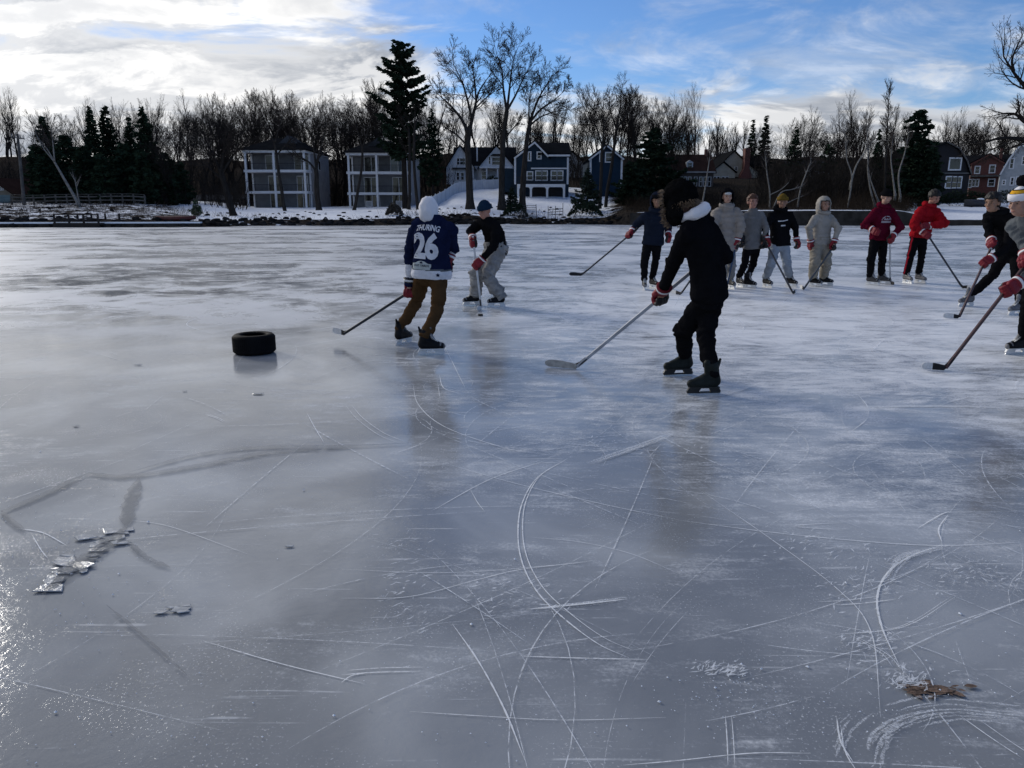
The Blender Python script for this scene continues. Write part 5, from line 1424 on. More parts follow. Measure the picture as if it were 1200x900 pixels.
def shell(name, mats, c, M, r, keep, parent, thick=.012, n=36, m=24, disp=0.0, dscale=9, seed=0.0, fn=None):
    vs = []; idx = {}; fs = []
    c = V(c)
    dirs = []
    for i in range(m+1):
        t = math.pi*i/m
        for j in range(n):
            a = 2*math.pi*j/n; dirs.append(V((math.sin(t)*math.cos(a), math.sin(t)*math.sin(a), math.cos(t))))
    for q in dirs:
        k = 1+(disp*noise.noise(q*dscale+V((seed, seed, 0))) if disp else 0)
        if fn: k *= fn(q)
        vs.append(c + M @ V((q.x*r[0]*k, q.y*r[1]*k, q.z*r[2]*k)))
    for i in range(m):
        for j in range(n):
            a = i*n+j; b = i*n+(j+1) % n; f = (a, a+n, b+n, b)
            if keep(sum((dirs[x_] for x_ in f), V())/4): fs.append(f)
    used = sorted({x_ for f in fs for x_ in f}); mp = {x_: i for i, x_ in enumerate(used)}
    mb = MB(); mb.add([vs[x_] for x_ in used], [tuple(mp[x_] for x_ in f) for f in fs])
    o = mb.build(name, mats, parent, True)
    s = o.modifiers.new('s', 'SOLIDIFY'); s.thickness = thick; s.offset = -1
    return o

# ---- a skate, built once about the middle of its blade, toe along +x
def skate_meshes():
    b = MB()
    b.capsule((-.095, 0, .115), (-.085, 0, .16), .046, .044); b.capsule((-.09, 0, .105), (.02, 0, .100), .044, .043)
    b.capsule((.02, 0, .100), (.115, 0, .094), .046, .040); b.capsule((-.07, 0, .15), (.01, 0, .135), .045, .044); b.capsule((.0, 0, .135), (.07, 0, .112), .042, .038)
    b.capsule((-.078, 0, .16), (-.064, 0, .240), .049, .050); b.capsule((-.025, 0, .185), (-.012, 0, .272), .032, .030); b.capsule((-.108, 0, .25), (-.125, 0, .305), .018, .012, 8)
    o = fuse(b, 'skate', [black_boot], .008, 5); me = o.data
    for v_ in me.vertices:
        if v_.co.z < .068: v_.co.z = .068
    bpy.data.objects.remove(o)
    h = MB(); h.box(-.125, .135, -.03, .03, .058, .069)
    h.prism([(-.135, .012), (-.045, .012), (-.052, .03), (-.038, .0578), (-.125, .0578), (-.142, .03)], -.012, .012)
    h.prism([(.035, .012), (.150, .012), (.153, .03), (.138, .0578), (.03, .0578), (.046, .03)], -.012, .012)
    h.box(-.0448, .0348, -.0075, .0075, .013, .026)
    hm = h.mesh('blade_holder', white_plastic)
    r = MB(); r.prism([(-.150, .006), (-.135, 0), (.135, 0), (.152, .008), (.150, .0118), (-.148, .0118)], -.002, .002); rm = r.mesh('steel_blade', steel)
    l = MB()
    for i in range(6):
        t = i/5; x_ = .075-.085*t; z_ = .148+.085*t**1.4+.004
        l.bar((x_, -.026, z_-.006), (x_-.012, .026, z_), .007, .005); l.bar((x_, .026, z_-.006), (x_-.012, -.026, z_+.003), .007, .005)
    lm = l.mesh('laces', lace_m)
    t = MB(); t.capsule((.035, 0, .150), (-.012, 0, .235), .022, .026, 10, 3); t.capsule((-.012, 0, .235), (-.004, 0, .285), .027, .027, 10, 3); t.capsule((.10, 0, .098), (.128, 0, .092), .0405, .033, 12, 3)
    tm = t.mesh('tongue', boot_pale, True)
    return me, hm, rm, lm, tm
SK = skate_meshes(); SKV = {}
def skate(parent, base, contact, heading, boot, holder, laces, roll=0.0):
    key = (boot.name, holder.name, laces)
    if key not in SKV:
        a = SK[0].copy(); a.materials[0] = boot; h = SK[1].copy(); h.materials[0] = holder; SKV[key] = (a, h)
    a, h = SKV[key]; f = face_vec(heading)
    o = bpy.data.objects.new('skate', a); C.objects.link(o); o.parent = parent
    o.location = contact-base; o.rotation_euler = (R(roll), 0, math.atan2(f.y, f.x))
    for nm, me in (('blade_holder', h), ('steel_blade', SK[2])) + ((('laces', SK[3]), ('tongue', SK[4])) if laces else ()):
        c = bpy.data.objects.new(nm, me); C.objects.link(c); c.parent = o

def glove(parent, base, wrist, grip, axis, col, palm, cuffm, side, relaxed=None, bandm=None):
    """a padded hockey glove closed round the stick axis (or hanging half closed)"""
    w = (wrist-grip); up_ = w.normalized()
    s = axis.normalized(); s = (s - up_*s.dot(up_))
    if s.length < .05: s = up_.orthogonal()
    s.normalize(); n = s.cross(up_)                                   # n points across the back of the fist
    if side < 0: n = -n
    g = grip-base; q = MB()
    # palm and padded back of the hand lie between the wrist and the stick
    for i in range(4):
        o_ = s*(i-1.5)*.030
        q.capsule(g+up_*.088+o_*.85+n*.018, g+up_*.032+o_+n*.040, .036, .029, 8, 3)
        rf = (.0235, .0245, .024, .021)[i]; rad = .037+.004*(i == 1)
        pts = []
        for k in range(6):
            a = R(25+ (205 if not relaxed else 130)*k/5); pts.append(g + o_ + n*math.cos(a)*rad*1.1 - up_*math.sin(a)*rad*1.05)
        for k in range(5): q.capsule(pts[k], pts[k+1], rf*(1-.03*k), rf*(1-.03*(k+1)), 8, 2)
    # the thumb leaves the side of the palm and closes over the stick
    t0 = g+up_*.070+s*.045; q.capsule(t0, g+up_*.022+s*.060-n*.018, .025, .022, 8, 3); q.capsule(g+up_*.022+s*.060-n*.018, g-up_*.012+s*.030-n*.042, .022, .017, 8, 3)
    q.capsule(g+up_*.10+s*.02, g+up_*.10-s*.02, .040, .040, 8, 3)
    o = fuse(q, 'glove', [col, palm], .006, 2, parent)
    paint(o, lambda c: 1 if (c-g).dot(n) < -.012 else 0)
    c = MB(); n2 = up_; rg = []
    for zz, rr in ((.090, .056), (.125, .066), (.170, .076)): rg.append(lens_ring(g+up_*zz, Matrix((s, n, up_)).transposed(), rr, rr*.92, 16, 2.2))
    rg.append(lens_ring(g+up_*.168, Matrix((s, n, up_)).transposed(), .055, .05, 16, 2.2)); c.rings(rg); cu = c.build('cuff', cuffm, o, True)
    if bandm:
        c = MB(); M_ = Matrix((s, n, up_)).transposed()
        c.rings([lens_ring(g+up_*.128, M_,   .0685, .0635, 16, 2.2), lens_ring(g+up_*.152, M_, .0740, .0685, 16, 2.2)]); c.build('band', bandm, o, True)
    return o

HEADR = .118
def head_parts(q, hc, M):
    q.ellipsoid(hc+M@V((0, -.008, .028)), M, (.077, .096, .090)); q.ellipsoid(hc+M@V((0, .022, -.045)), M, (.059, .068, .072))
    q.ellipsoid(hc+M@V((0, .05, -.082)), M, (.030, .030, .026), 10, 6)
    q.capsule(hc+M@V((0, .088, .018)), hc+M@V((0, .108, -.022)), .011, .0155, 8, 3); q.capsule(hc+M@V((-.012, .094, -.026)), hc+M@V((.012, .094, -.026)), .011, .011, 8, 2)
    q.capsule(hc+M@V((-.045, .072, .030)), hc+M@V((.045, .072, .030)), .017, .017, 8, 3)
    q.capsule(hc+M@V((-.046, .062, -.018)), hc+M@V((-.040, .055, -.03)), .024, .022, 8, 3); q.capsule(hc+M@V((.046, .062, -.018)), hc+M@V((.040, .055, -.03)), .024, .022, 8, 3)
    q.capsule(hc+M@V((-.020, .084, -.058)), hc+M@V((.020, .084, -.058)), .012, .012, 8, 2)
    for s in (-1, 1): q.ellipsoid(hc+M@V((s*.080, -.012, -.004)), M@Matrix.Rotation(s*.3, 3, 'Z'), (.012, .022, .034), 8, 6)
def face_bits(e, hc, M):
    for s in (-1, 1):
        m = MB(); m.ellipsoid(hc+M@V((s*.032, .0855, .010)), M, (.0095, .008, .0048), 10, 6); m.build('eye', eyem, e, True)
        m = MB(); m.tube([hc+M@V((s*.016, .095, .030)), hc+M@V((s*.034, .0945, .036)), hc+M@V((s*.052, .083, .029))], [.003, .0042, .0025], 6); m.build('eyebrow', browm, e, True)
    m = MB(); m.ellipsoid(hc+M@V((0, .0955, -.058)), M, (.023, .006, .0058), 10, 6); m.build('mouth', lipm, e, True)

def build_stick(spec, top, heel, toe, label, group='hockey sticks'):
    """shaft from the top hand down to the heel, blade lying along the ice; returns nothing"""
    base = V(heel); e = empty('hockey_stick', base, label, 'hockey stick', group)
    d = (top-heel).normalized(); m = MB(); m.bar(heel-base+V((0, 0, .03)), top-base+d*.06, .030, .020, V((0, 1, .2))); m.build('shaft', spec.get('shaft', shaft_dark), e)
    bd = V((toe.x-heel.x, toe.y-heel.y, 0)); Lb = max(.22, min(.33, bd.length)); bd.normalize(); nn = V((-bd.y, bd.x, 0))
    def blade(t0, t1, th, gr=0.0, neck=False):
        rg = []; K = 15
        if neck:
            q = (bd-d*bd.dot(d)).normalized()
            for u in (.13, .06): rg.append([d*u+V((0, 0, .03))+nn*a*.010+q*b_*.016 for a, b_ in ((-1, -1), (1, -1), (1, 1), (-1, 1))])
            t0 = .07
        for i in range(K):
            t = t0+(t1-t0)*(1-(1-i/(K-1))**1.5); p = bd*(Lb*t) + nn*(.030*t*t)
            h_ = .048+.020*min(1, t*2.0); e_ = max(0, (t-.80)/.205); ro_ = 1-math.sqrt(max(0, 1-e_*e_))
            z0 = .004+h_*ro_*.45+.006*t; z1 = .004+h_*(1-ro_*.5)+.006*t
            rg.append([p+nn*s*th/2*k+V((0, 0, zz)) for s, zz, k in ((-1, z0-gr, 1), (1, z0-gr, 1), (1, z1+gr, .8), (-1, z1+gr, .8))])
        mm = MB(); mm.rings(rg); return mm
    blade(0, 1, .008, 0, True).build('blade', spec.get('blade', tape_black), e)
    if spec.get('tape'): blade(spec.get('tape0', .45), 1.003, .0115, .0015).build('tape', spec['tape'], e)
    m = MB(); m.bar(top-base-d*.14, top-base+d*.062, .034, .025, V((0, 1, .2))); m.build('grip_tape', spec.get('grip', tape_black), e)

def person(S):
    seed = S['seed']; rng = random.Random(seed)
    con = [G(a, b) for a, b, hd in S['feet']]; Y0 = S.get('Y0', sum(c.y for c in con)/2)
    f = face_vec(S['face']); M = frame(f); r_ = M.col[0].copy()
    base = V((sum(c.x for c in con)/2, sum(c.y for c in con)/2, 0))
    pel = P(*S['pelvis'][:2], Y0+S['pelvis'][2]); nk = P(*S['neck'][:2], Y0+S['neck'][2])
    sf = face_vec(S.get('sface', S['face'])); sr = frame(sf).col[0].copy()
    hips = [pel-r_*.088, pel+r_*.088]; sw = S.get('sw', .175)
    sp = (nk-pel).normalized(); sr = (sr-sp*sr.dot(sp)).normalized()
    sh = [nk-sp*.095-sr*sw, nk-sp*.095+sr*sw]
    for i, off in S.get('shoff', {}).items(): sh[i] = sh[i]+V(off)
    if S.get('flip'): pass
    # feet: order them left/right of the person
    ank = []
    for c, (a, b, hd) in zip(con, S['feet']): ank.append(c + face_vec(hd)*-.065 + V((0, 0, .175)))
    # feet[0] and knees[0] belong to the person's left (index 0) unless swapped
    kn = [solve(S['knees'][i][0], S['knees'][i][1], Y0, ((hips[i], .43), (ank[i], .41)), S['knees'][i][2]) for i in (0, 1)]
    hc = P(*S['head'][:2], Y0+S['head'][2]); hf = face_vec(S.get('hface', S['face'])); hf = (hf + V((0, 0, S.get('pitch', 0)))).normalized()
    tl = S.get('tilt', 0.0); up = (V((0, 0, 1))+frame(hf).col[0]*tl).normalized(); HM = frame(hf, up)*S.get('hs', 1.10)
    # sticks decide where the hands are
    st = S.get('stick'); grips = {}
    axis = V((0, 0, 1))
    if st:
        heel = G(*st['heel']); toe = G(*st['toe']); tp = st['top']
        top = solve(tp[0], tp[1], Y0+st.get('dy', 0), ((heel, st.get('len', 1.45)),), 0, .05) if 'fix' not in st else P(tp[0], tp[1], Y0+st['fix'])
        axis = (top-heel).normalized()
        low = None
        if 'low' in st:
            best = None
            for i in range(200):
                q = heel.lerp(top, i/199); t_ = (q.y/(CP)) 
                u = V((q.x, q.y*CP-(q.z-CAMZ)*SP, q.y*SP+(q.z-CAMZ)*CP)); px_ = 600+900*u.x/u.y; py_ = 450-900*u.z/u.y
                e_ = (px_-st['low'][0])**2+(py_-st['low'][1])**2
                if best is None or e_ < best[0]: best = (e_, q)
            low = best[1]
        grips = {'top': top, 'low': low}
        build_stick(st, top+axis*.05, heel, toe, st['label'])
    # arms
    arms = []
    for i in (0, 1):
        A = S['arms'][i]
        if isinstance(A['hand'], str): hnd = grips[A['hand']]; ax = axis
        else: hnd = P(*A['hand'][:2], Y0+A['hand'][2]); ax = sf*.8+V((0, 0, -.2)) if 'ax' not in A else V(A['ax'])
        el = solve(A['elbow'][0], A['elbow'][1], Y0, ((sh[i], .295), (hnd, .345)), A['elbow'][2])
        wr = hnd + (el-hnd).normalized()*.10
        arms.append((sh[i], el, wr, hnd, ax))
        if S.get('dbg'): print(S['seed'], 'arm', i, round((el-sh[i]).length, 2), round((hnd-el).length, 2), 'Y', round(hnd.y-Y0, 2))
    if S.get('dbg'): print(S['seed'], 'legs', [(round((kn[i]-hips[i]).length, 2), round((ank[i]-kn[i]).length, 2)) for i in (0, 1)], 'spine', round((nk-pel).length, 2), 'Y0', round(Y0, 2), 'stick', round((grips['top']-heel).length, 2) if st else None)
    lv = lambda p: p-base
    # --- the body, one continuous figure
    q = MB(); head_parts(q, lv(hc), HM)
    q.capsule(lv(nk-sp*.03), lv(hc+HM@V((0, -.02, -.05))), .056, .052)
    mid = pel.lerp(nk, .5)-sf*S.get('bend', .03)
    tr = frame(sf, sp)
    q.rings([lens_ring(lv(p), tr, hw, hd) for p, hw, hd in ((pel-sp*.08, .12, .085), (pel, .148, .10), (mid, .128, .092), (pel.lerp(nk, .8)-sf*S.get('bend', .03)*.58, .145, .09), (nk-sp*.04, .10, .07), (nk, .05, .05))])
    for i in (0, 1):
        a, e_, w_, h_, ax = arms[i]
        q.capsule(lv(nk-sp*.05), lv(a), .045, .045); q.capsule(lv(a), lv(e_), .050, .041); q.capsule(lv(e_), lv(w_), .041, .030); q.capsule(lv(w_), lv(h_+(w_-h_)*.35), .03, .034)
        q.capsule(lv(hips[i]), lv(kn[i]), .066, .046); q.capsule(lv(kn[i]), lv(ank[i]), .045, .031); q.capsule(lv(ank[i]), lv(con[i]+V((0, 0, .13))), .03, .03)
    o = fuse(q, 'person', [SKINS[seed % 4]], .010, 2); o.location = base; tag(o, S['label'], 'person', S.get('group', 'hockey players on the ice'))
    e = o
    face_bits(e, lv(hc), HM)
    # --- trousers
    T = S['legs']; x_ = T.get('loose', .0)+.006; q = MB()
    q.rings([lens_ring(lv(p), M, hw+x_, hd+x_) for p, hw, hd in ((pel+sp*.13, .145, .105), (pel+sp*.02, .162, .118), (pel-V((0, 0, .10)), .158, .115), (pel-V((0, 0, .16)), .10, .08))])
    bones = [(lv(pel), lv(pel+sp*.1))]; kinds = ['torso']
    bt = face_vec(S['face'])
    for i in (0, 1):
        hp, k_, an = lv(hips[i]), lv(kn[i]), lv(ank[i]); foot = face_vec(S['feet'][i][2])
        q.capsule(hp-bt*.02, k_, .098+x_, .070+x_); q.capsule(k_, an.lerp(k_, .28), .069+x_, .060+x_*1.2)
        q.capsule(an.lerp(k_, .30), an+V((0, 0, T.get('hem', .035))), .062+x_*1.2, T.get('cuff', .061))
        bones += [(hp, k_), (k_, an)]; kinds += ['leg', 'leg']
    t = fuse(q, 'trousers', [T['mat']] + ([T['stripe']] if 'stripe' in T else []), .012, 4, e)
    folds(t, bones, kinds, T.get('fold', .011), seed+.5)
    if 'stripe' in T:
        def pf(c):
            i, tt, qq = dense(bones, c); a, b_ = bones[i]
            if kinds[i] != 'leg': return 0
            d_ = c-(a+(b_-a)*tt); return 1 if d_.normalized().dot(-r_ if i in (1, 2) else r_) > .93 else 0
        paint(t, pf)
    # --- jacket, jersey or hoodie
    J = S['top']; x_ = J.get('loose', .02); hem = J.get('hem', .10); q = MB()
    bend = S.get('bend', .03)
    def spine(t): return pel+(nk-pel)*t - sf*bend*math.sin(math.pi*max(0, min(1, t)))
    prof = [(-hem, .168, .128), (-hem+.04, .180, .138), (.08, .172, .130), (.35, .158, .118), (.62, .176, .125), (.80, .170, .115), (.92, .125, .095), (1.0, .088, .082), (1.10, .074, .074)]
    Ls = (nk-pel).length
    q.rings([lens_ring(lv(spine(t if t > 0 else t/Ls)), frame((sf*max(0, min(1, t))+f*(1-max(0, min(1, t)))), sp), hw+x_*(1 if t < .9 else .35)+(J.get('flare', 0) if t <= .08 else 0), hd+x_*(1 if t < .9 else .35)+(J.get('flare', 0)*1.6 if t <= .08 else 0)) for t, hw, hd in prof])
    bones = [(lv(spine(-hem/Ls)), lv(nk))]; kinds = ['torso']
    ar = J.get('arm', 0.0)
    for i in (0, 1):
        a, e_, w_, h_, ax = [lv(z_) if k < 4 else z_ for k, z_ in enumerate(arms[i])]
        q.capsule(lv(nk-sp*.010), a, .062+x_*.3, .072+ar); q.capsule(a, e_, .072+ar+x_*.4, .058+ar+x_*.4); q.capsule(e_, w_+(w_-e_).normalized()*J.get('slv', -.045), .058+ar+x_*.4, .045+ar*.8)
        bones += [(a, e_), (e_, w_)]; kinds += ['arm', 'arm']
    j = fuse(q, J.get('name', 'jacket'), [J['mat']]+J.get('mats', []), J.get('voxel', .011), 4, e)
    folds(j, bones, kinds, J.get('fold', .010), seed, J.get('quilt', 0), J.get('pitch', .085))
    if 'paint' in J: paint(j, lambda c: J['paint'](*dense(bones, c), bones, kinds, c))
    # --- gloves
    for i in (0, 1):
        a, e_, w_, h_, ax = arms[i]; A = S['arms'][i]
        if A.get('glove', True):
            gm = A.get('gm', (glove_red, glove_black, glove_red, glove_white))
            glove(e, base, w_, h_, ax, gm[0], gm[1], gm[2], 1 if i else -1, None if isinstance(A['hand'], str) else True, gm[3])
    # --- skates
    for i in (0, 1):
        skate(e, base, con[i], S['feet'][i][2], S.get('boot', black_boot), S.get('holder', white_plastic), S.get('laces', True), S.get('roll', 0))
    # --- what is on the head
    hl = lv(hc)
    for item in S.get('wear', []):
        k = item[0]
        if k == 'beanie':
            m1, m2 = item[1], item[2]; zc = item[3] if len(item) > 3 else .012
            ob = shell('beanie', [m1], hl+HM@V((0, -.008, .028)), HM, (.089, .107, .125), lambda d: d.z > .0+zc*2-.22*d.y*0, e, .012, disp=.03, dscale=4, seed=seed)
            c = MB(); rg = []
            cc = hl+HM@V((0, -.008, .028))
            for zz, rr in ((-.004, 1.02), (-.002, 1.10), (.028, 1.12), (.052, 1.08), (.055, .98)): rg.append(lens_ring(cc+HM@V((0, 0, zz+zc)), HM, .089*rr, .107*rr, 28, 2.0))
            c.rings(rg, False); cf = c.build('cuff', m2, ob, True)
            if len(item) > 4: item[4](ob, cc, HM)
        elif k == 'hood':
            mm = item[1]; op = item[2] if len(item) > 2 else .42
            ob = shell('hood', [mm], hl+HM@V((0, -.022, .004)), HM, S.get('hoodr', (.122, .148, .150)), lambda d: not (d.y > op and d.z < .62 - .2*abs(d.x)) , e, .018, 44, 30, disp=.09, dscale=3.2, seed=seed, fn=lambda d: 1+.26*max(0, -d.z-.1)+.05*max(0, d.z)*max(0, -d.y))
        elif k == 'collar':
            mm = item[1]; c = MB(); n_ = lv(nk)
            for i in range(12):
                a0, a1 = math.pi*2*i/12, math.pi*2*(i+1)/12
                pt = lambda a: n_ + sp*(.035+.03*(-math.sin(a))) + sr*math.cos(a)*.105 + sf*math.sin(a)*.10
                c.capsule(pt(a0), pt(a1), .040 if math.sin(a0) > 0 else .055, .040 if math.sin(a1) > 0 else .055, 8, 3)
            ob = fuse(c, 'hood', [mm], .010, 3, e); folds(ob, [(n_-sp, n_+sp)], ['torso'], .012, seed+2)
        elif k == 'hair':
            mm = item[1]; hk = item[2] if len(item) > 2 else 1.0
            shell('hair', [mm], hl+HM@V((0, -.010, .034)), HM, (.097*hk, .116*hk, .113*hk), lambda d: d.z > (.38 if d.y > .35 else (-.15 if d.y > -.1 else -.75)), e, .02, 40, 28, .22, 7, seed)
        elif k == 'cap':
            mm = item[1]; ob = shell('cap', [mm], hl+HM@V((0, -.008, .030)), HM, (.089, .106, .098), lambda d: d.z > .16, e, .01, disp=.02, dscale=3)
            if item[2]:
                c = MB(); rg = []
                for sgn in (0, 1):
                    row = []
                    for i in range(9):
                        a = math.pi*(.12+.76*i/8); row.append((a, sgn))
                for i in range(9):
                    a = math.pi*(.14+.72*i/8); p0 = hl+HM@V((math.cos(a)*.088, -.008+math.sin(a)*.104, .052)); ext = item[2]*math.sin(a)
                    p1 = p0+HM@V((0, ext, -.012)); rg.append([p0, p1, p1+HM@V((0, 0, -.006)), p0+HM@V((0, 0, -.006))])
                c.rings(rg); c.build('brim', mm, ob)
        elif k == 'trapper':
            fur, fringe = item[1], item[2]
            ob = shell('fur_hat', [fur], hl+HM@V((0, -.005, .045)), HM, (.118, .138, .150), lambda d: d.z > -.28, e, .02, 44, 30, .10, 9, seed)
            c = MB()
            for s in (-1, 1):
                c.ellipsoid(hl+HM@V((s*.100, .012, -.055)), HM, (.034, .070, .105), 14, 10, lambda d: 1+.12*noise.noise(d*5+V((seed, s, 0))))
            c.build('ear_flap', fur, ob, True) if False else None
            for s in (-1, 1):
                c = MB(); c.ellipsoid(hl+HM@V((s*.100, .012, -.055)), HM, (.034, .070, .105), 14, 10, lambda d: 1+.12*noise.noise(d*5+V((seed, s, 0)))); fl = c.build('ear_flap', fur, ob, True)
                t_ = MB()
                for i in range(260):
                    tt = rng.random(); z_ = .13-.29*tt; y_ = .085+.012*math.sin(tt*3.1)+rng.uniform(-.012, .012)-.02*max(0, tt-.8)*5
                    p0 = hl+HM@V((s*(.085+rng.uniform(-.02, .03)), y_, z_)); d = HM@(V((s*rng.uniform(-.2, .7), rng.uniform(.3, 1), rng.uniform(-.8, .3))).normalized())
                    sd_ = d.orthogonal().normalized()*.006; t_.add([p0-sd_, p0+sd_, p0+d*rng.uniform(.02, .04)], [(0, 1, 2)])
                t_.build('fur_fringe', fringe, fl)
            t_ = MB()
            for i in range(320):
                a = rng.uniform(math.pi*.95, math.pi*2.05); p0 = hl+HM@V((math.cos(a)*.112, -.005+math.sin(a)*.132, .002+rng.uniform(-.03, .02)))
                d = HM@(V((math.cos(a)*.6, math.sin(a)*.6, rng.uniform(-1, -.1))).normalized()); sd_ = d.orthogonal().normalized()*.006
                t_.add([p0-sd_, p0+sd_, p0+d*rng.uniform(.02, .045)], [(0, 1, 2)])
            t_.build('fur_fringe', fringe, ob)
            shell('hair', [item[3]], hl+HM@V((0, -.014, .0)), HM, (.088, .106, .118), lambda d: d.z < .2 and d.y < .2 and d.z > -.8, e, .015, 36, 24, .2, 8, seed)
        elif k == 'pom':
            c = MB(); cc = hl+HM@V((0, -.03, .19)); c.ellipsoid(cc, HM, (.055, .055, .055), 20, 14, lambda d: 1+.22*noise.noise(d*6)); ob = c.build('pompom', item[1], e, True)
        elif k == 'visor':
            c = MB(); c.ellipsoid(hl+HM@V((0, .06, .055)), HM, (.062, .042, .032), 14, 8); c.build('headband', item[1], e, True)
    return dict(e=e, jacket=j, base=base, sf=sf, sr=sr, sp=sp, nk=nk, pel=pel, hc=hc, HM=HM, arms=arms)

def decal(info, flat, name, m, origin_t, u0, width, outward, parent, gap=.004, sub=2, lift=0.0, height=None, rot=0.0):
    """lays a flat mesh (x right, y up, centred) on the garment"""
    j = info['jacket']; j.data.update()
    bv = BVHTree.FromPolygons([v_.co[:] for v_ in j.data.vertices], [p.vertices[:] for p in j.data.polygons])
    bm = bmesh.new(); bm.from_mesh(flat); bmesh.ops.triangulate(bm, faces=bm.faces[:])
    bmesh.ops.subdivide_edges(bm, edges=bm.edges[:], cuts=sub, use_grid_fill=True)
    xs = [v_.co.x for v_ in bm.verts]; k = width/(max(xs)-min(xs)); xm = (max(xs)+min(xs))/2; ys = [v_.co.y for v_ in bm.verts]; ym = (max(ys)+min(ys))/2
    ky = k if height is None else height/(max(ys)-min(ys))
    out = outward.normalized(); sp = info['sp']; out = (out-sp*out.dot(sp)).normalized(); right = sp.cross(out).normalized()
    o = info['pel'].lerp(info['nk'], origin_t)-info['base']
    cr, srn = math.cos(rot), math.sin(rot)
    for v_ in bm.verts:
        a, b_ = (v_.co.x-xm)*k, (v_.co.y-ym)*ky; a, b_ = a*cr-b_*srn, a*srn+b_*cr
        p = o + right*(a+u0) + sp*b_
        hit = bv.ray_cast(p+out*.6, -out, 1.2)
        v_.co = (hit[0]+out*(gap+lift)) if hit[0] is not None else p+out*.16
    me = bpy.data.meshes.new(name); bm.to_mesh(me); bm.free(); me.materials.append(m)
    ob = bpy.data.objects.new(name, me); C.objects.link(ob); ob.parent = parent
    return ob
def text_mesh(txt, bold=.02, arc=0.0, space=1.0):
    c = bpy.data.curves.new('t', 'FONT'); c.body = txt; c.size = 1; c.align_x = 'CENTER'; c.offset = bold; c.space_character = space; c.resolution_u = 3
    o = bpy.data.objects.new('t', c); C.objects.link(o); me = evaluated(o); bpy.data.objects.remove(o)
    if arc:
        for v_ in me.vertices: v_.co.y -= arc*v_.co.x**2
    return me
def poly_mesh(polys):
    mb = MB()
    for pl in polys: mb.add([(a, b, 0) for a, b in pl], [tuple(range(len(pl)))])
    return mb.mesh('p', [])
navy = cloth('navy', (.010,.014,.040)); jer_white = cloth('jersey_white', (.62,.63,.68)); brown_pants = cloth('brown', (.070,.040,.020)); blackc = cloth('black', (.0075,.0075,.009))
hood_white = cloth('hood_white', (.72,.71,.74), .08); greypants = cloth('grey_plaid', (.24,.235,.23), .3); puff_navy = cloth('puffer_navy', (.012,.016,.028), rough=.6)
beige = cloth('puffer_beige', (.25,.225,.205), rough=.65); grey_sw = cloth('grey_sweater', (.150,.148,.150)); ltgrey = cloth('light_sweats', (.26,.29,.33)); cream = cloth('cream', (.29,.27,.245)); maroon = cloth('maroon', (.085,.006,.018))
red = cloth('red_puffer', (.27,.010,.016), rough=.55); mustard = cloth('mustard', (.13,.085,.02), .3, .8, 60); steelg = cloth('steel_grey', (.10,.11,.12)); khaki = cloth('cream_trousers', (.26,.235,.195)); tealb = cloth('beanie_navy', (.012,.028,.055), .2, .8, 60)
hair_brown = mat('hair_brown', (.075,.032,.018), .6, .4, 20, .6, 70); hair_black = mat('hair_black', (.012,.010,.010), .6, .4, 20, .6, 70); hair_tan = mat('hair_tan', (.12,.075,.045), .6, .4, 20, .6, 70)
fur_black = mat('fur_black', (.0055,.0055,.006), 1.0, .3, 20, .9, 60, 0.0); fur_tan = mat('fur_tan', (.15,.105,.07), .9, .3, 30); gold = cloth('gold', (.62,.33,.03))
GB = (glove_black, glove_black, glove_black, None)
DBG = False
# 1 the player in the numbered jersey, seen from behind
def jersey_paint(i, t, q, bones, kinds, c):
    a, b = bones[i]
    if kinds[i] == 'torso':
        h = (c-a).dot((b-a).normalized())
        return 1 if h < .095 else (2 if h < .115 else 0)
    if i in (2, 4): return 1 if .42 < t < .80 else 0
    return 0
p1 = person(dict(seed=1, dbg=DBG, label='person in the navy hockey jersey with white number 26 and white hood, seen from behind',
  feet=[(473,403,150),(505,415.5,98)], face=165, sface=168, pelvis=(506,318,.02), neck=(508,257,.02), head=(503,246,.05), hface=170, pitch=-.15,
  knees=[(489,351,1),(514,359,.5)],
  arms=[dict(elbow=(482,293,0), hand='low', gm=(glove_red, glove_red, glove_black, glove_white)), dict(elbow=(529,290,1), hand='top')],
  stick=dict(heel=(404,393.5,.09), toe=(393,388,.12), top=(522,315), low=(478,340), len=1.42, dy=.12, tape=tape_white, tape0=.3, label='hockey stick held low by the player in the numbered navy jersey'),
  top=dict(name='jersey', mat=navy, mats=[jer_white, steelg], loose=.032, arm=.010, hem=.075, flare=.012, paint=jersey_paint, voxel=.009, slv=-.02),
  legs=dict(mat=brown_pants, loose=.0, cuff=.056), wear=[('hood', hood_white)], hoodr=(.098, .120, .128), hs=1.06, laces=True))
J1 = p1['jacket']; back = -p1['sf']
decal(p1, text_mesh('26', .045, 0, .95), 'number', jer_white, .50, -.025, .29, back, J1, height=.29)
decal(p1, text_mesh('THURING', .03, .045), 'name_lettering', jer_white, .835, -.02, .27, back, J1, height=.075)
crest = decal(p1, poly_mesh([[(-1.05,-.36),(1.0,-.36),(1.0,-.2),(1.1,-.05),(1.1,.2),(.75,.24),(.35,.42),(0,.47),(-.35,.42),(-.75,.24),(-1.1,.2),(-1.1,-.05)]]), 'crest', cloth('crest', (.42,.46,.46)), .13, -.065, .23, back, J1, height=.095, sub=5)
decal(p1, text_mesh('EAST YARDS', .012), 'crest_lettering', navy, .125, -.065, .185, back, crest, lift=.003, height=.024)
decal(p1, poly_mesh([[(-.5,-.4),(-.1,-.4),(-.1,0),(.1,0),(.1,-.4),(.5,-.4),(.5,.1),(0,.5),(-.5,.1)]]), 'crest_emblem', navy, .185, -.065, .03, back, crest, lift=.003, height=.024)
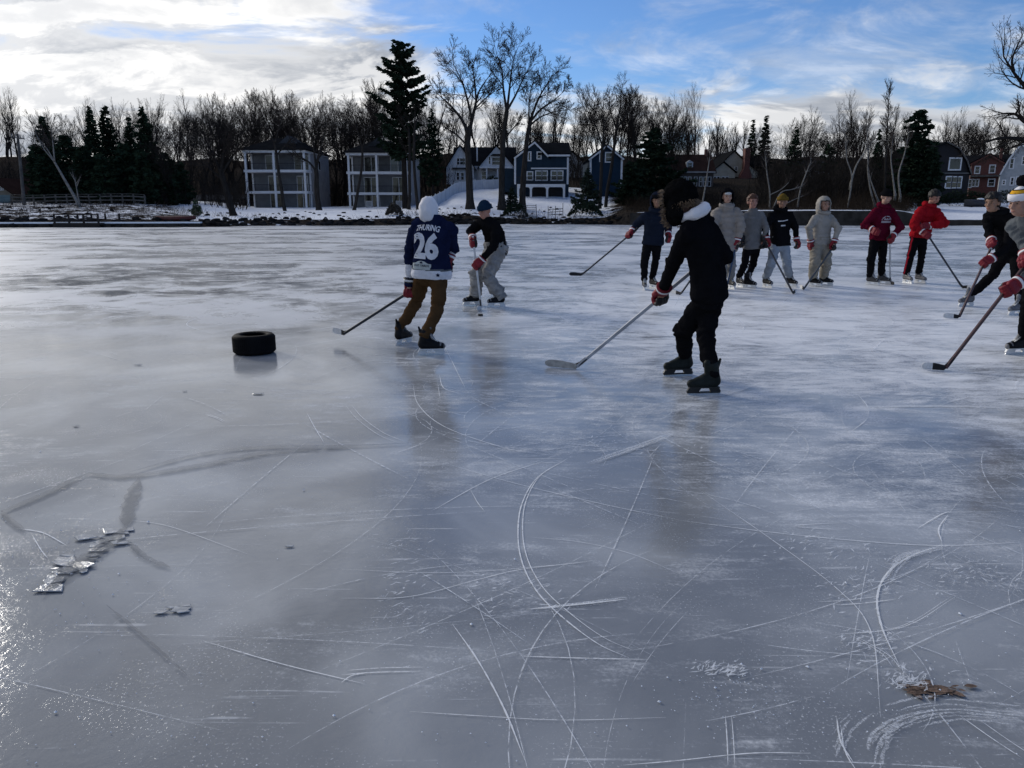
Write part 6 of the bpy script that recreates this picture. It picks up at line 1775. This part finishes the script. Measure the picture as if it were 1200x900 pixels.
decal(p1, poly_mesh([[(math.cos(R(90+36*k))*(1 if k % 2 == 0 else .55), math.sin(R(90+36*k))*(1 if k % 2 == 0 else .55)) for k in range(10)]]), 'hem_mark', navy, -.035, .125, .045, back, J1, sub=1)

# 2 the puck carrier
p2 = person(dict(seed=2, dbg=DBG, label='person in black jacket and navy beanie bending over the puck in baggy grey trousers',
  feet=[(582,359.5,-75),(553,358,-70)], face=-58, sface=-48, pelvis=(581,292,.12), neck=(571,257,-.08), head=(568,247,-.13), hface=-42, pitch=-.25, bend=.05,
  knees=[(571,324,-1),(559,322,-1)],
  arms=[dict(elbow=(579,288,-1), hand='low', gm=(glove_red, glove_black, glove_red, glove_white)), dict(elbow=(552,270,-1), hand='top')],
  stick=dict(heel=(564,363), toe=(557,365), top=(555,285), low=(562,311), len=1.28, dy=-.2, fix=-.18, shaft=mat('shaft_white', (.5,.5,.5), .4), tape=tape_white, tape0=.0, grip=tape_white, label='white hockey stick touching the puck'),
  top=dict(mat=blackc, loose=.032, hem=.06), legs=dict(mat=greypants, loose=.034, cuff=.10, hem=.02, fold=.018), wear=[('beanie', tealb, tealb, -.006)]))
# 3 navy puffer, left of the fur hat
p3 = person(dict(seed=3, dbg=DBG, label='person in hooded navy puffer jacket reaching a black stick out to the left',
  feet=[(766,337.5,25),(755,339.5,-5)], face=-5, pelvis=(765,284,.0), neck=(769,248,0), head=(770,235,-.03), hface=-10, pitch=-.05,
  knees=[(768,307,-.5),(755,309,-.5)],
  arms=[dict(elbow=(783,265,0), hand=(783,280,-.1)), dict(elbow=(747,262,0), hand='low')],
  stick=dict(heel=(682,323.5,.24), toe=(667,323.5,.24), top=(742,272), low=(737,276), len=1.30, dy=0, label='black hockey stick stretched out to the left by the navy puffer skater'),
  top=dict(mat=puff_navy, loose=.030, arm=.012, hem=.06, quilt=.014, fold=.006, pitch=.10), legs=dict(mat=blackc, loose=0), wear=[('hood', puff_navy, .45), ('beanie', blackc, blackc, .02), ('collar', puff_navy)]))
# 4 fur hat player in front
p4 = person(dict(seed=4, dbg=DBG, label='person in black with a fur trapper hat and white hood, nearest skater, seen from behind',
  feet=[(795,440,-80),(825,462,-85)], face=-118, sface=-128, pelvis=(831,343,.05), neck=(813,254,-.02), head=(797,240,.02), hface=-125, pitch=-.18, bend=.03,
  knees=[(800,388,.6),(826,392,-.3)], Y0=6.62,
  arms=[dict(elbow=(789,308,-.4), hand='low', gm=(glove_red, glove_black, glove_red, glove_white)), dict(elbow=(850,300,.5), hand='top')],
  stick=dict(heel=(676,433), toe=(636,429), top=(829,303), low=(773,350), len=1.42, dy=.3, fix=.32, shaft=mat('shaft_grey', (.34,.36,.40), .35), tape=mat('tape_worn', (.34,.335,.32), .9, .25, 20, .4), tape0=.02, label='grey shafted hockey stick with worn pale blade held by the fur hat player'),
  top=dict(mat=blackc, loose=.020, arm=.004, hem=.05, voxel=.010, fold=.009), legs=dict(mat=blackc, loose=.004, fold=.013, cuff=.060), holder=black_plastic, boot=mat('boot_dark_green', (.014,.018,.017), .55, .3, 8, .2, 40, .12), laces=False,
  wear=[('trapper', fur_black, fur_tan, hair_brown), ('collar', hood_white)]))
# 5 beige puffer
p5 = person(dict(seed=5, dbg=DBG, label='person in beige puffer coat and black hood with grey sweatpants',
  feet=[(857,338,10),(846,340,-12)], face=2, pelvis=(850,287,.0), neck=(852,243,0), head=(852,231,0), hface=0, pitch=.02,
  knees=[(857,312,-.4),(847,312,-.4)],
  arms=[dict(elbow=(868,266,0), hand='top'), dict(elbow=(835,264,-.2), hand=(842,285,-.25))],
  stick=dict(heel=(850,344), toe=(843,346), top=(862,289), len=1.15, dy=-.15, shaft=mat('shaft_blue', (.03,.05,.09), .4), label='thin dark blue hockey stick planted before the beige puffer coat skater'),
  top=dict(mat=beige, loose=.045, arm=.022, hem=.14, quilt=.024, fold=.006, pitch=.11), legs=dict(mat=cloth('grey_sweats', (.19,.19,.19)), loose=.012), wear=[('hood', blackc, .40), ('collar', beige), ('visor', cloth('band_pale', (.5,.5,.5)))]))
build_stick(dict(shaft=shaft_dark, tape=tape_white), P(838,287,14.2), G(798,346), G(786,344), 'hockey stick half hidden behind the fur hat player with taped blade showing')
# 6 grey sweatshirt
p6 = person(dict(seed=6, dbg=DBG, label='person in plain grey sweatshirt and black trousers with reddish brown hair',
  feet=[(878,337.5,45),(867,336,12)], face=8, pelvis=(882,288,0), neck=(882,248,0), head=(882,237,-.02), hface=5, pitch=0,
  knees=[(882,311,-.4),(872,311,-.4)],
  arms=[dict(elbow=(898,268,.2), hand=(893,288,-.12), gm=GB), dict(elbow=(868,268,.2), hand=(869,286,-.12), gm=GB)],
  top=dict(name='sweatshirt', mat=grey_sw, loose=.022, hem=.06), legs=dict(mat=blackc, loose=-.006), wear=[('hair', hair_brown)]))
# 7 black pullover with a mustard beanie
p7 = person(dict(seed=7, dbg=DBG, label='person in black pullover, mustard beanie and light grey sweatpants',
  feet=[(927,336,30),(899,336.5,20)], face=5, pelvis=(914,285,0), neck=(915,247,0), head=(917,237,-.02), hface=-12, pitch=0,
  knees=[(922,309,-.4),(904,309,-.4)],
  arms=[dict(elbow=(932,266,.2), hand=(934,288,-.02)), dict(elbow=(897,266,0), hand='top')],
  stick=dict(heel=(929,345), toe=(935,343), top=(899,287), len=1.22, dy=-.2, shaft=shaft_dark, tape=tape_white, tape0=.5, grip=tape_white, label='dark hockey stick slanting across the legs of the mustard beanie skater'),
  top=dict(name='pullover', mat=blackc, loose=.028, hem=.05), legs=dict(mat=ltgrey, loose=.012, fold=.014), wear=[('beanie', mustard, mustard, .01), ('collar', blackc)]))
mk = cloth('print_white', (.52,.52,.54))
decal(p7, poly_mesh([[(-1,-.09),(0,-.09),(1,.03),(1,.14),(0,.04),(-1,.06)]]), 'print', mk, .70, .0, .20, p7['sf'], p7['jacket'], sub=3, height=.034)
decal(p7, poly_mesh([[(-1,-.5),(1,-.5),(1,.5),(-1,.5)]]), 'print', mk, .55, .0, .09, p7['sf'], p7['jacket'], sub=3, height=.026)
# 8 cream hoodie
p8 = person(dict(seed=8, dbg=DBG, label='person in cream hooded sweatsuit with the hood up',
  feet=[(967,334.5,60),(955,335.5,35)], face=15, pelvis=(962,285,0), neck=(965,250,0), head=(966,240,-.03), hface=12, pitch=-.05,
  knees=[(969,309,-.4),(955,309,-.4)],
  arms=[dict(elbow=(982,268,.2), hand='top'), dict(elbow=(948,268,.2), hand=(951,290,-.08))],
  stick=dict(heel=(942,340), toe=(938,337), top=(976,290), len=1.22, dy=-.15, tape=tape_white, label='black hockey stick crossing the skates of the cream hooded skater'),
  top=dict(name='hoodie', mat=cream, loose=.026, hem=.04), legs=dict(mat=khaki, loose=.026, cuff=.08, hem=.02, fold=.016), wear=[('hood', cream, .42), ('hair', hair_black, .93), ('collar', cream)]))
# 9 maroon hoodie
p9 = person(dict(seed=9, dbg=DBG, label='person in maroon printed hoodie and black knit hat leaning on an upright stick',
  feet=[(1035,333,45),(1022,334,35)], face=15, pelvis=(1031,279,0), neck=(1036,243,-.02), head=(1038.5,231,-.05), hface=15, pitch=-.15,
  knees=[(1034,304,-.4),(1021,304,-.4)],
  arms=[dict(elbow=(1055,266,0), hand='top'), dict(elbow=(1013,264,0), hand=(1028,272,-.25), ax=(.3,-.5,.2))],
  stick=dict(heel=(1043,333), toe=(1057,342), top=(1043,281), len=1.12, dy=-.25, shaft=mat('shaft_white', (.5,.5,.5), .4), label='hockey stick standing upright under the hands of the maroon hoodie skater'),
  top=dict(name='hoodie', mat=maroon, loose=.032, arm=.006, hem=.05), legs=dict(mat=blackc, loose=.006), wear=[('beanie', blackc, blackc, -.002), ('collar', maroon)], boot=mat('boot_mix', (.04,.04,.045), .5, .5, 12)))
arc_ = []
for i in range(16):
    a0, a1 = math.pi*i/16, math.pi*(i+1)/16
    if i % 5 == 4: continue
    arc_.append([(math.cos(a0), math.sin(a0)*.75), (math.cos(a1), math.sin(a1)*.75), (math.cos(a1)*.84, math.sin(a1)*.60), (math.cos(a0)*.84, math.sin(a0)*.60)])
arc_ += [[(-.62,.05),(-.5,.36),(-.38,.36),(-.2,.10),(-.06,.34),(.08,.34),(.22,.10),(.40,.36),(.52,.36),(.68,.05),(.52,.05),(.44,.20),(.28,-.02),(.14,-.02),(0,.18),(-.14,-.02),(-.28,-.02),(-.42,.2),(-.5,.05)]]
for i in range(9): arc_.append([(-1.02+i*.228,-.48),(-1.02+i*.228+.19,-.48),(-1.02+i*.228+.19,-.14),(-1.02+i*.228,-.14)])
decal(p9, poly_mesh(arc_), 'print', cloth('print_grey', (.40,.36,.39)), .62, .0, .225, p9['sf'], p9['jacket'], sub=2)
# 10 red puffer
p10 = person(dict(seed=10, dbg=DBG, label='person in bright red puffer jacket bending his head to the side over a stick',
  feet=[(1078,331.5,20),(1063,331.5,10)], face=18, pelvis=(1078,277,.0), neck=(1089,242,-.10), head=(1095,231,-.20), hface=25, pitch=-.55, tilt=.25,
  knees=[(1080,302,-.4),(1067,302,-.4)],
  arms=[dict(elbow=(1106,262,-.2), hand='top'), dict(elbow=(1071,264,-.3), hand='low')],
  stick=dict(heel=(1127,338), toe=(1133,338.5), top=(1081,266), low=(1086,277), len=1.40, dy=-.28, tape=tape_white, label='dark hockey stick reaching right from the red puffer jacket skater'),
  top=dict(mat=red, loose=.040, arm=.022, hem=.03, quilt=.022, fold=.007, pitch=.11), legs=dict(mat=blackc, loose=.0, stripe=cloth('stripe_red', (.22,.01,.02))), wear=[('hair', hair_black), ('collar', red)], boot=grey_boot))
# 11 bending forward in black
p11 = person(dict(seed=11, dbg=DBG, label='person in black bending forward with both red gloves on a white taped stick',
  feet=[(1190,369,-70),(1132,359,-75)], face=-62, pelvis=(1183,296,.1), neck=(1170,250,-.22), head=(1163,238,-.30), hface=-60, pitch=-.12, bend=.06, Y0=12.0,
  knees=[(1193,332,-.5),(1163,323,-.6)],
  arms=[dict(elbow=(1180,290,-.8), hand='low'), dict(elbow=(1160,275,-.5), hand='top')],
  stick=dict(heel=(1124,373.5), toe=(1108,373), top=(1163,287), low=(1154,309), len=1.30, dy=-.35, fix=-.42, shaft=mat('shaft_red', (.045,.011,.013), .4), tape=tape_white, tape0=.35, grip=tape_white, label='red and black hockey stick in both hands of the player bending forward in black'),
  top=dict(mat=blackc, loose=.022, hem=.05), legs=dict(mat=blackc, loose=.004), wear=[('hair', hair_black, 1.04), ('collar', blackc)], boot=grey_boot))
# 12 striped beanie at the right edge
def stripes(ob, cc, HM):
    for z0, z1, m in ((.060, .068, blackc), (.068, .094, gold), (.094, .102, blackc)):
        c = MB(); k = lambda z_: math.sqrt(max(.02, 1-(z_/.128)**2))
        c.rings([lens_ring(cc+HM@V((0, 0, z_)), HM, .0895*k(z_)*1.075, .1075*k(z_)*1.075, 28, 2.0) for z_ in (z0, (z0+z1)/2, z1)], False); c.build('stripe', m, ob, True)
p12 = person(dict(seed=12, dbg=DBG, label='person in white and gold striped bobble hat cut off by the right edge',
  feet=[(1222,425,-70),(1192,415,-80)], face=-65, pelvis=(1222,320,.1), neck=(1206,256,-.10), head=(1196,238,-.15), hface=-70, pitch=-.18, bend=.05,
  knees=[(1228,366,-.5),(1206,362,-.4)], Y0=8.0,
  arms=[dict(elbow=(1214,318,-.8), hand='low'), dict(elbow=(1203,285,-.2), hand='top')],
  stick=dict(heel=(1108,434.5), toe=(1079,433), top=(1203,309), low=(1180,341), len=1.45, dy=-.3, fix=-.28, shaft=mat('shaft_red', (.045,.011,.013), .4), tape=tape_white, tape0=.55, label='long dark red hockey stick with white taped toe at the right edge of the group'),
  top=dict(mat=steelg, loose=.03, hem=.08), legs=dict(mat=blackc, loose=.006), wear=[('beanie', hood_white, hood_white, .01, stripes), ('pom', blackc), ('hair', hair_tan, .93)]))

# puck and tyre
c = G(563, 370); m = MB(); rg = []
for zz, rr in ((.001, .036), (.004, .038), (.022, .038), (.025, .036)): rg.append([V((rr*math.cos(a), rr*math.sin(a), zz)) for a in [2*math.pi*i/28 for i in range(28)]])
m.rings(rg); o = m.build('puck', mat('rubber', (.012,.012,.013), .6, .2, 9), None); o.location = c; tag(o, 'small black puck lying just in front of the white stick blade', 'puck')
c = G(291.5, 417.5); c.z = 0
ro, hgt = 50*c.y/900/2*.985, .215
e = empty('car_tyre', c+V((0, ro*.9, 0)), 'black car tyre lying flat on the ice as a goal marker', 'tyre')
rub = mat('tyre_rubber', (.007,.007,.008), .75, .3, 6, .3, 40, .08)
m = MB(); prof = [(ro*.62, .012), (ro*.72, .002), (ro*.90, .004), (ro*.985, .020), (ro, .045), (ro*.992, .075), (ro*.992, .14), (ro, .17), (ro*.985, .195), (ro*.90, .211), (ro*.72, .213), (ro*.62, .203), (ro*.60, .195), (ro*.66, .18), (ro*.86, .165), (ro*.92, .11), (ro*.86, .05), (ro*.66, .035), (ro*.60, .02)]
n = 72; vs = []; fs = []
for j in range(n):
    a = 2*math.pi*j/n
    for r_, z_ in prof: vs.append((r_*math.cos(a), r_*math.sin(a), z_))
k = len(prof)
for j in range(n):
    for i in range(k): a_, b_ = j*k+i, j*k+(i+1) % k; c_, d_ = ((j+1) % n)*k+(i+1) % k, ((j+1) % n)*k+i; fs.append((a_, d_, c_, b_))
m.add(vs, fs); m.build('sidewall', rub, e, True)
m = MB()
for row, (z0, z1) in enumerate(((.030, .066), (.070, .104), (.108, .146), (.150, .184))):
    for j in range(60):
        a0 = 2*math.pi*(j+(row % 2)*.5)/60; a1 = a0+2*math.pi/60*.78; q = ro*1.0; sk = .02*(1 if row % 2 else -1)
        vs = []
        for rr in (q-.006, q+.0055):
            for a, z_ in ((a0, z0), (a1, z0), (a1+sk, z1), (a0+sk, z1)): vs.append((rr*math.cos(a), rr*math.sin(a), z_))
        m.add(vs, [(0,3,2,1), (4,5,6,7), (0,1,5,4), (1,2,6,5), (2,3,7,6), (3,0,4,7)])
m.build('tread', rub, e)
# brown dead leaves frozen into the ice
c = G(1088, 809); c.z = .0055; rng = random.Random(4); m = MB()
for i in range(46):
    a = rng.gauss(0, .5); p = V((rng.gauss(0, .042), rng.gauss(0, .016), rng.uniform(-.001, .002))); L_ = rng.uniform(.012, .042); w_ = L_*rng.uniform(.2, .45)
    d = V((math.cos(a), math.sin(a), rng.uniform(-.015, .015))); s_ = V((-math.sin(a), math.cos(a), 0)); up = V((0, 0, w_*.10))
    m.add([p-d*L_, p-d*L_*.2+s_*w_+up, p+d*L_*.5+s_*w_*.8+up*.6, p+d*L_, p+d*L_*.5-s_*w_*.8+up*.6, p-d*L_*.2-s_*w_+up, p], [(0,6,1), (1,6,2), (2,6,3), (3,6,4), (4,6,5), (5,6,0)])
o = m.build('leaf_clump', mat('dead_leaf', (.12,.080,.058), .85, .5, 30, .5, 60)); o.location = c; tag(o, 'clump of brown dead leaves frozen into the ice beside the white skate arc', 'leaf clump')
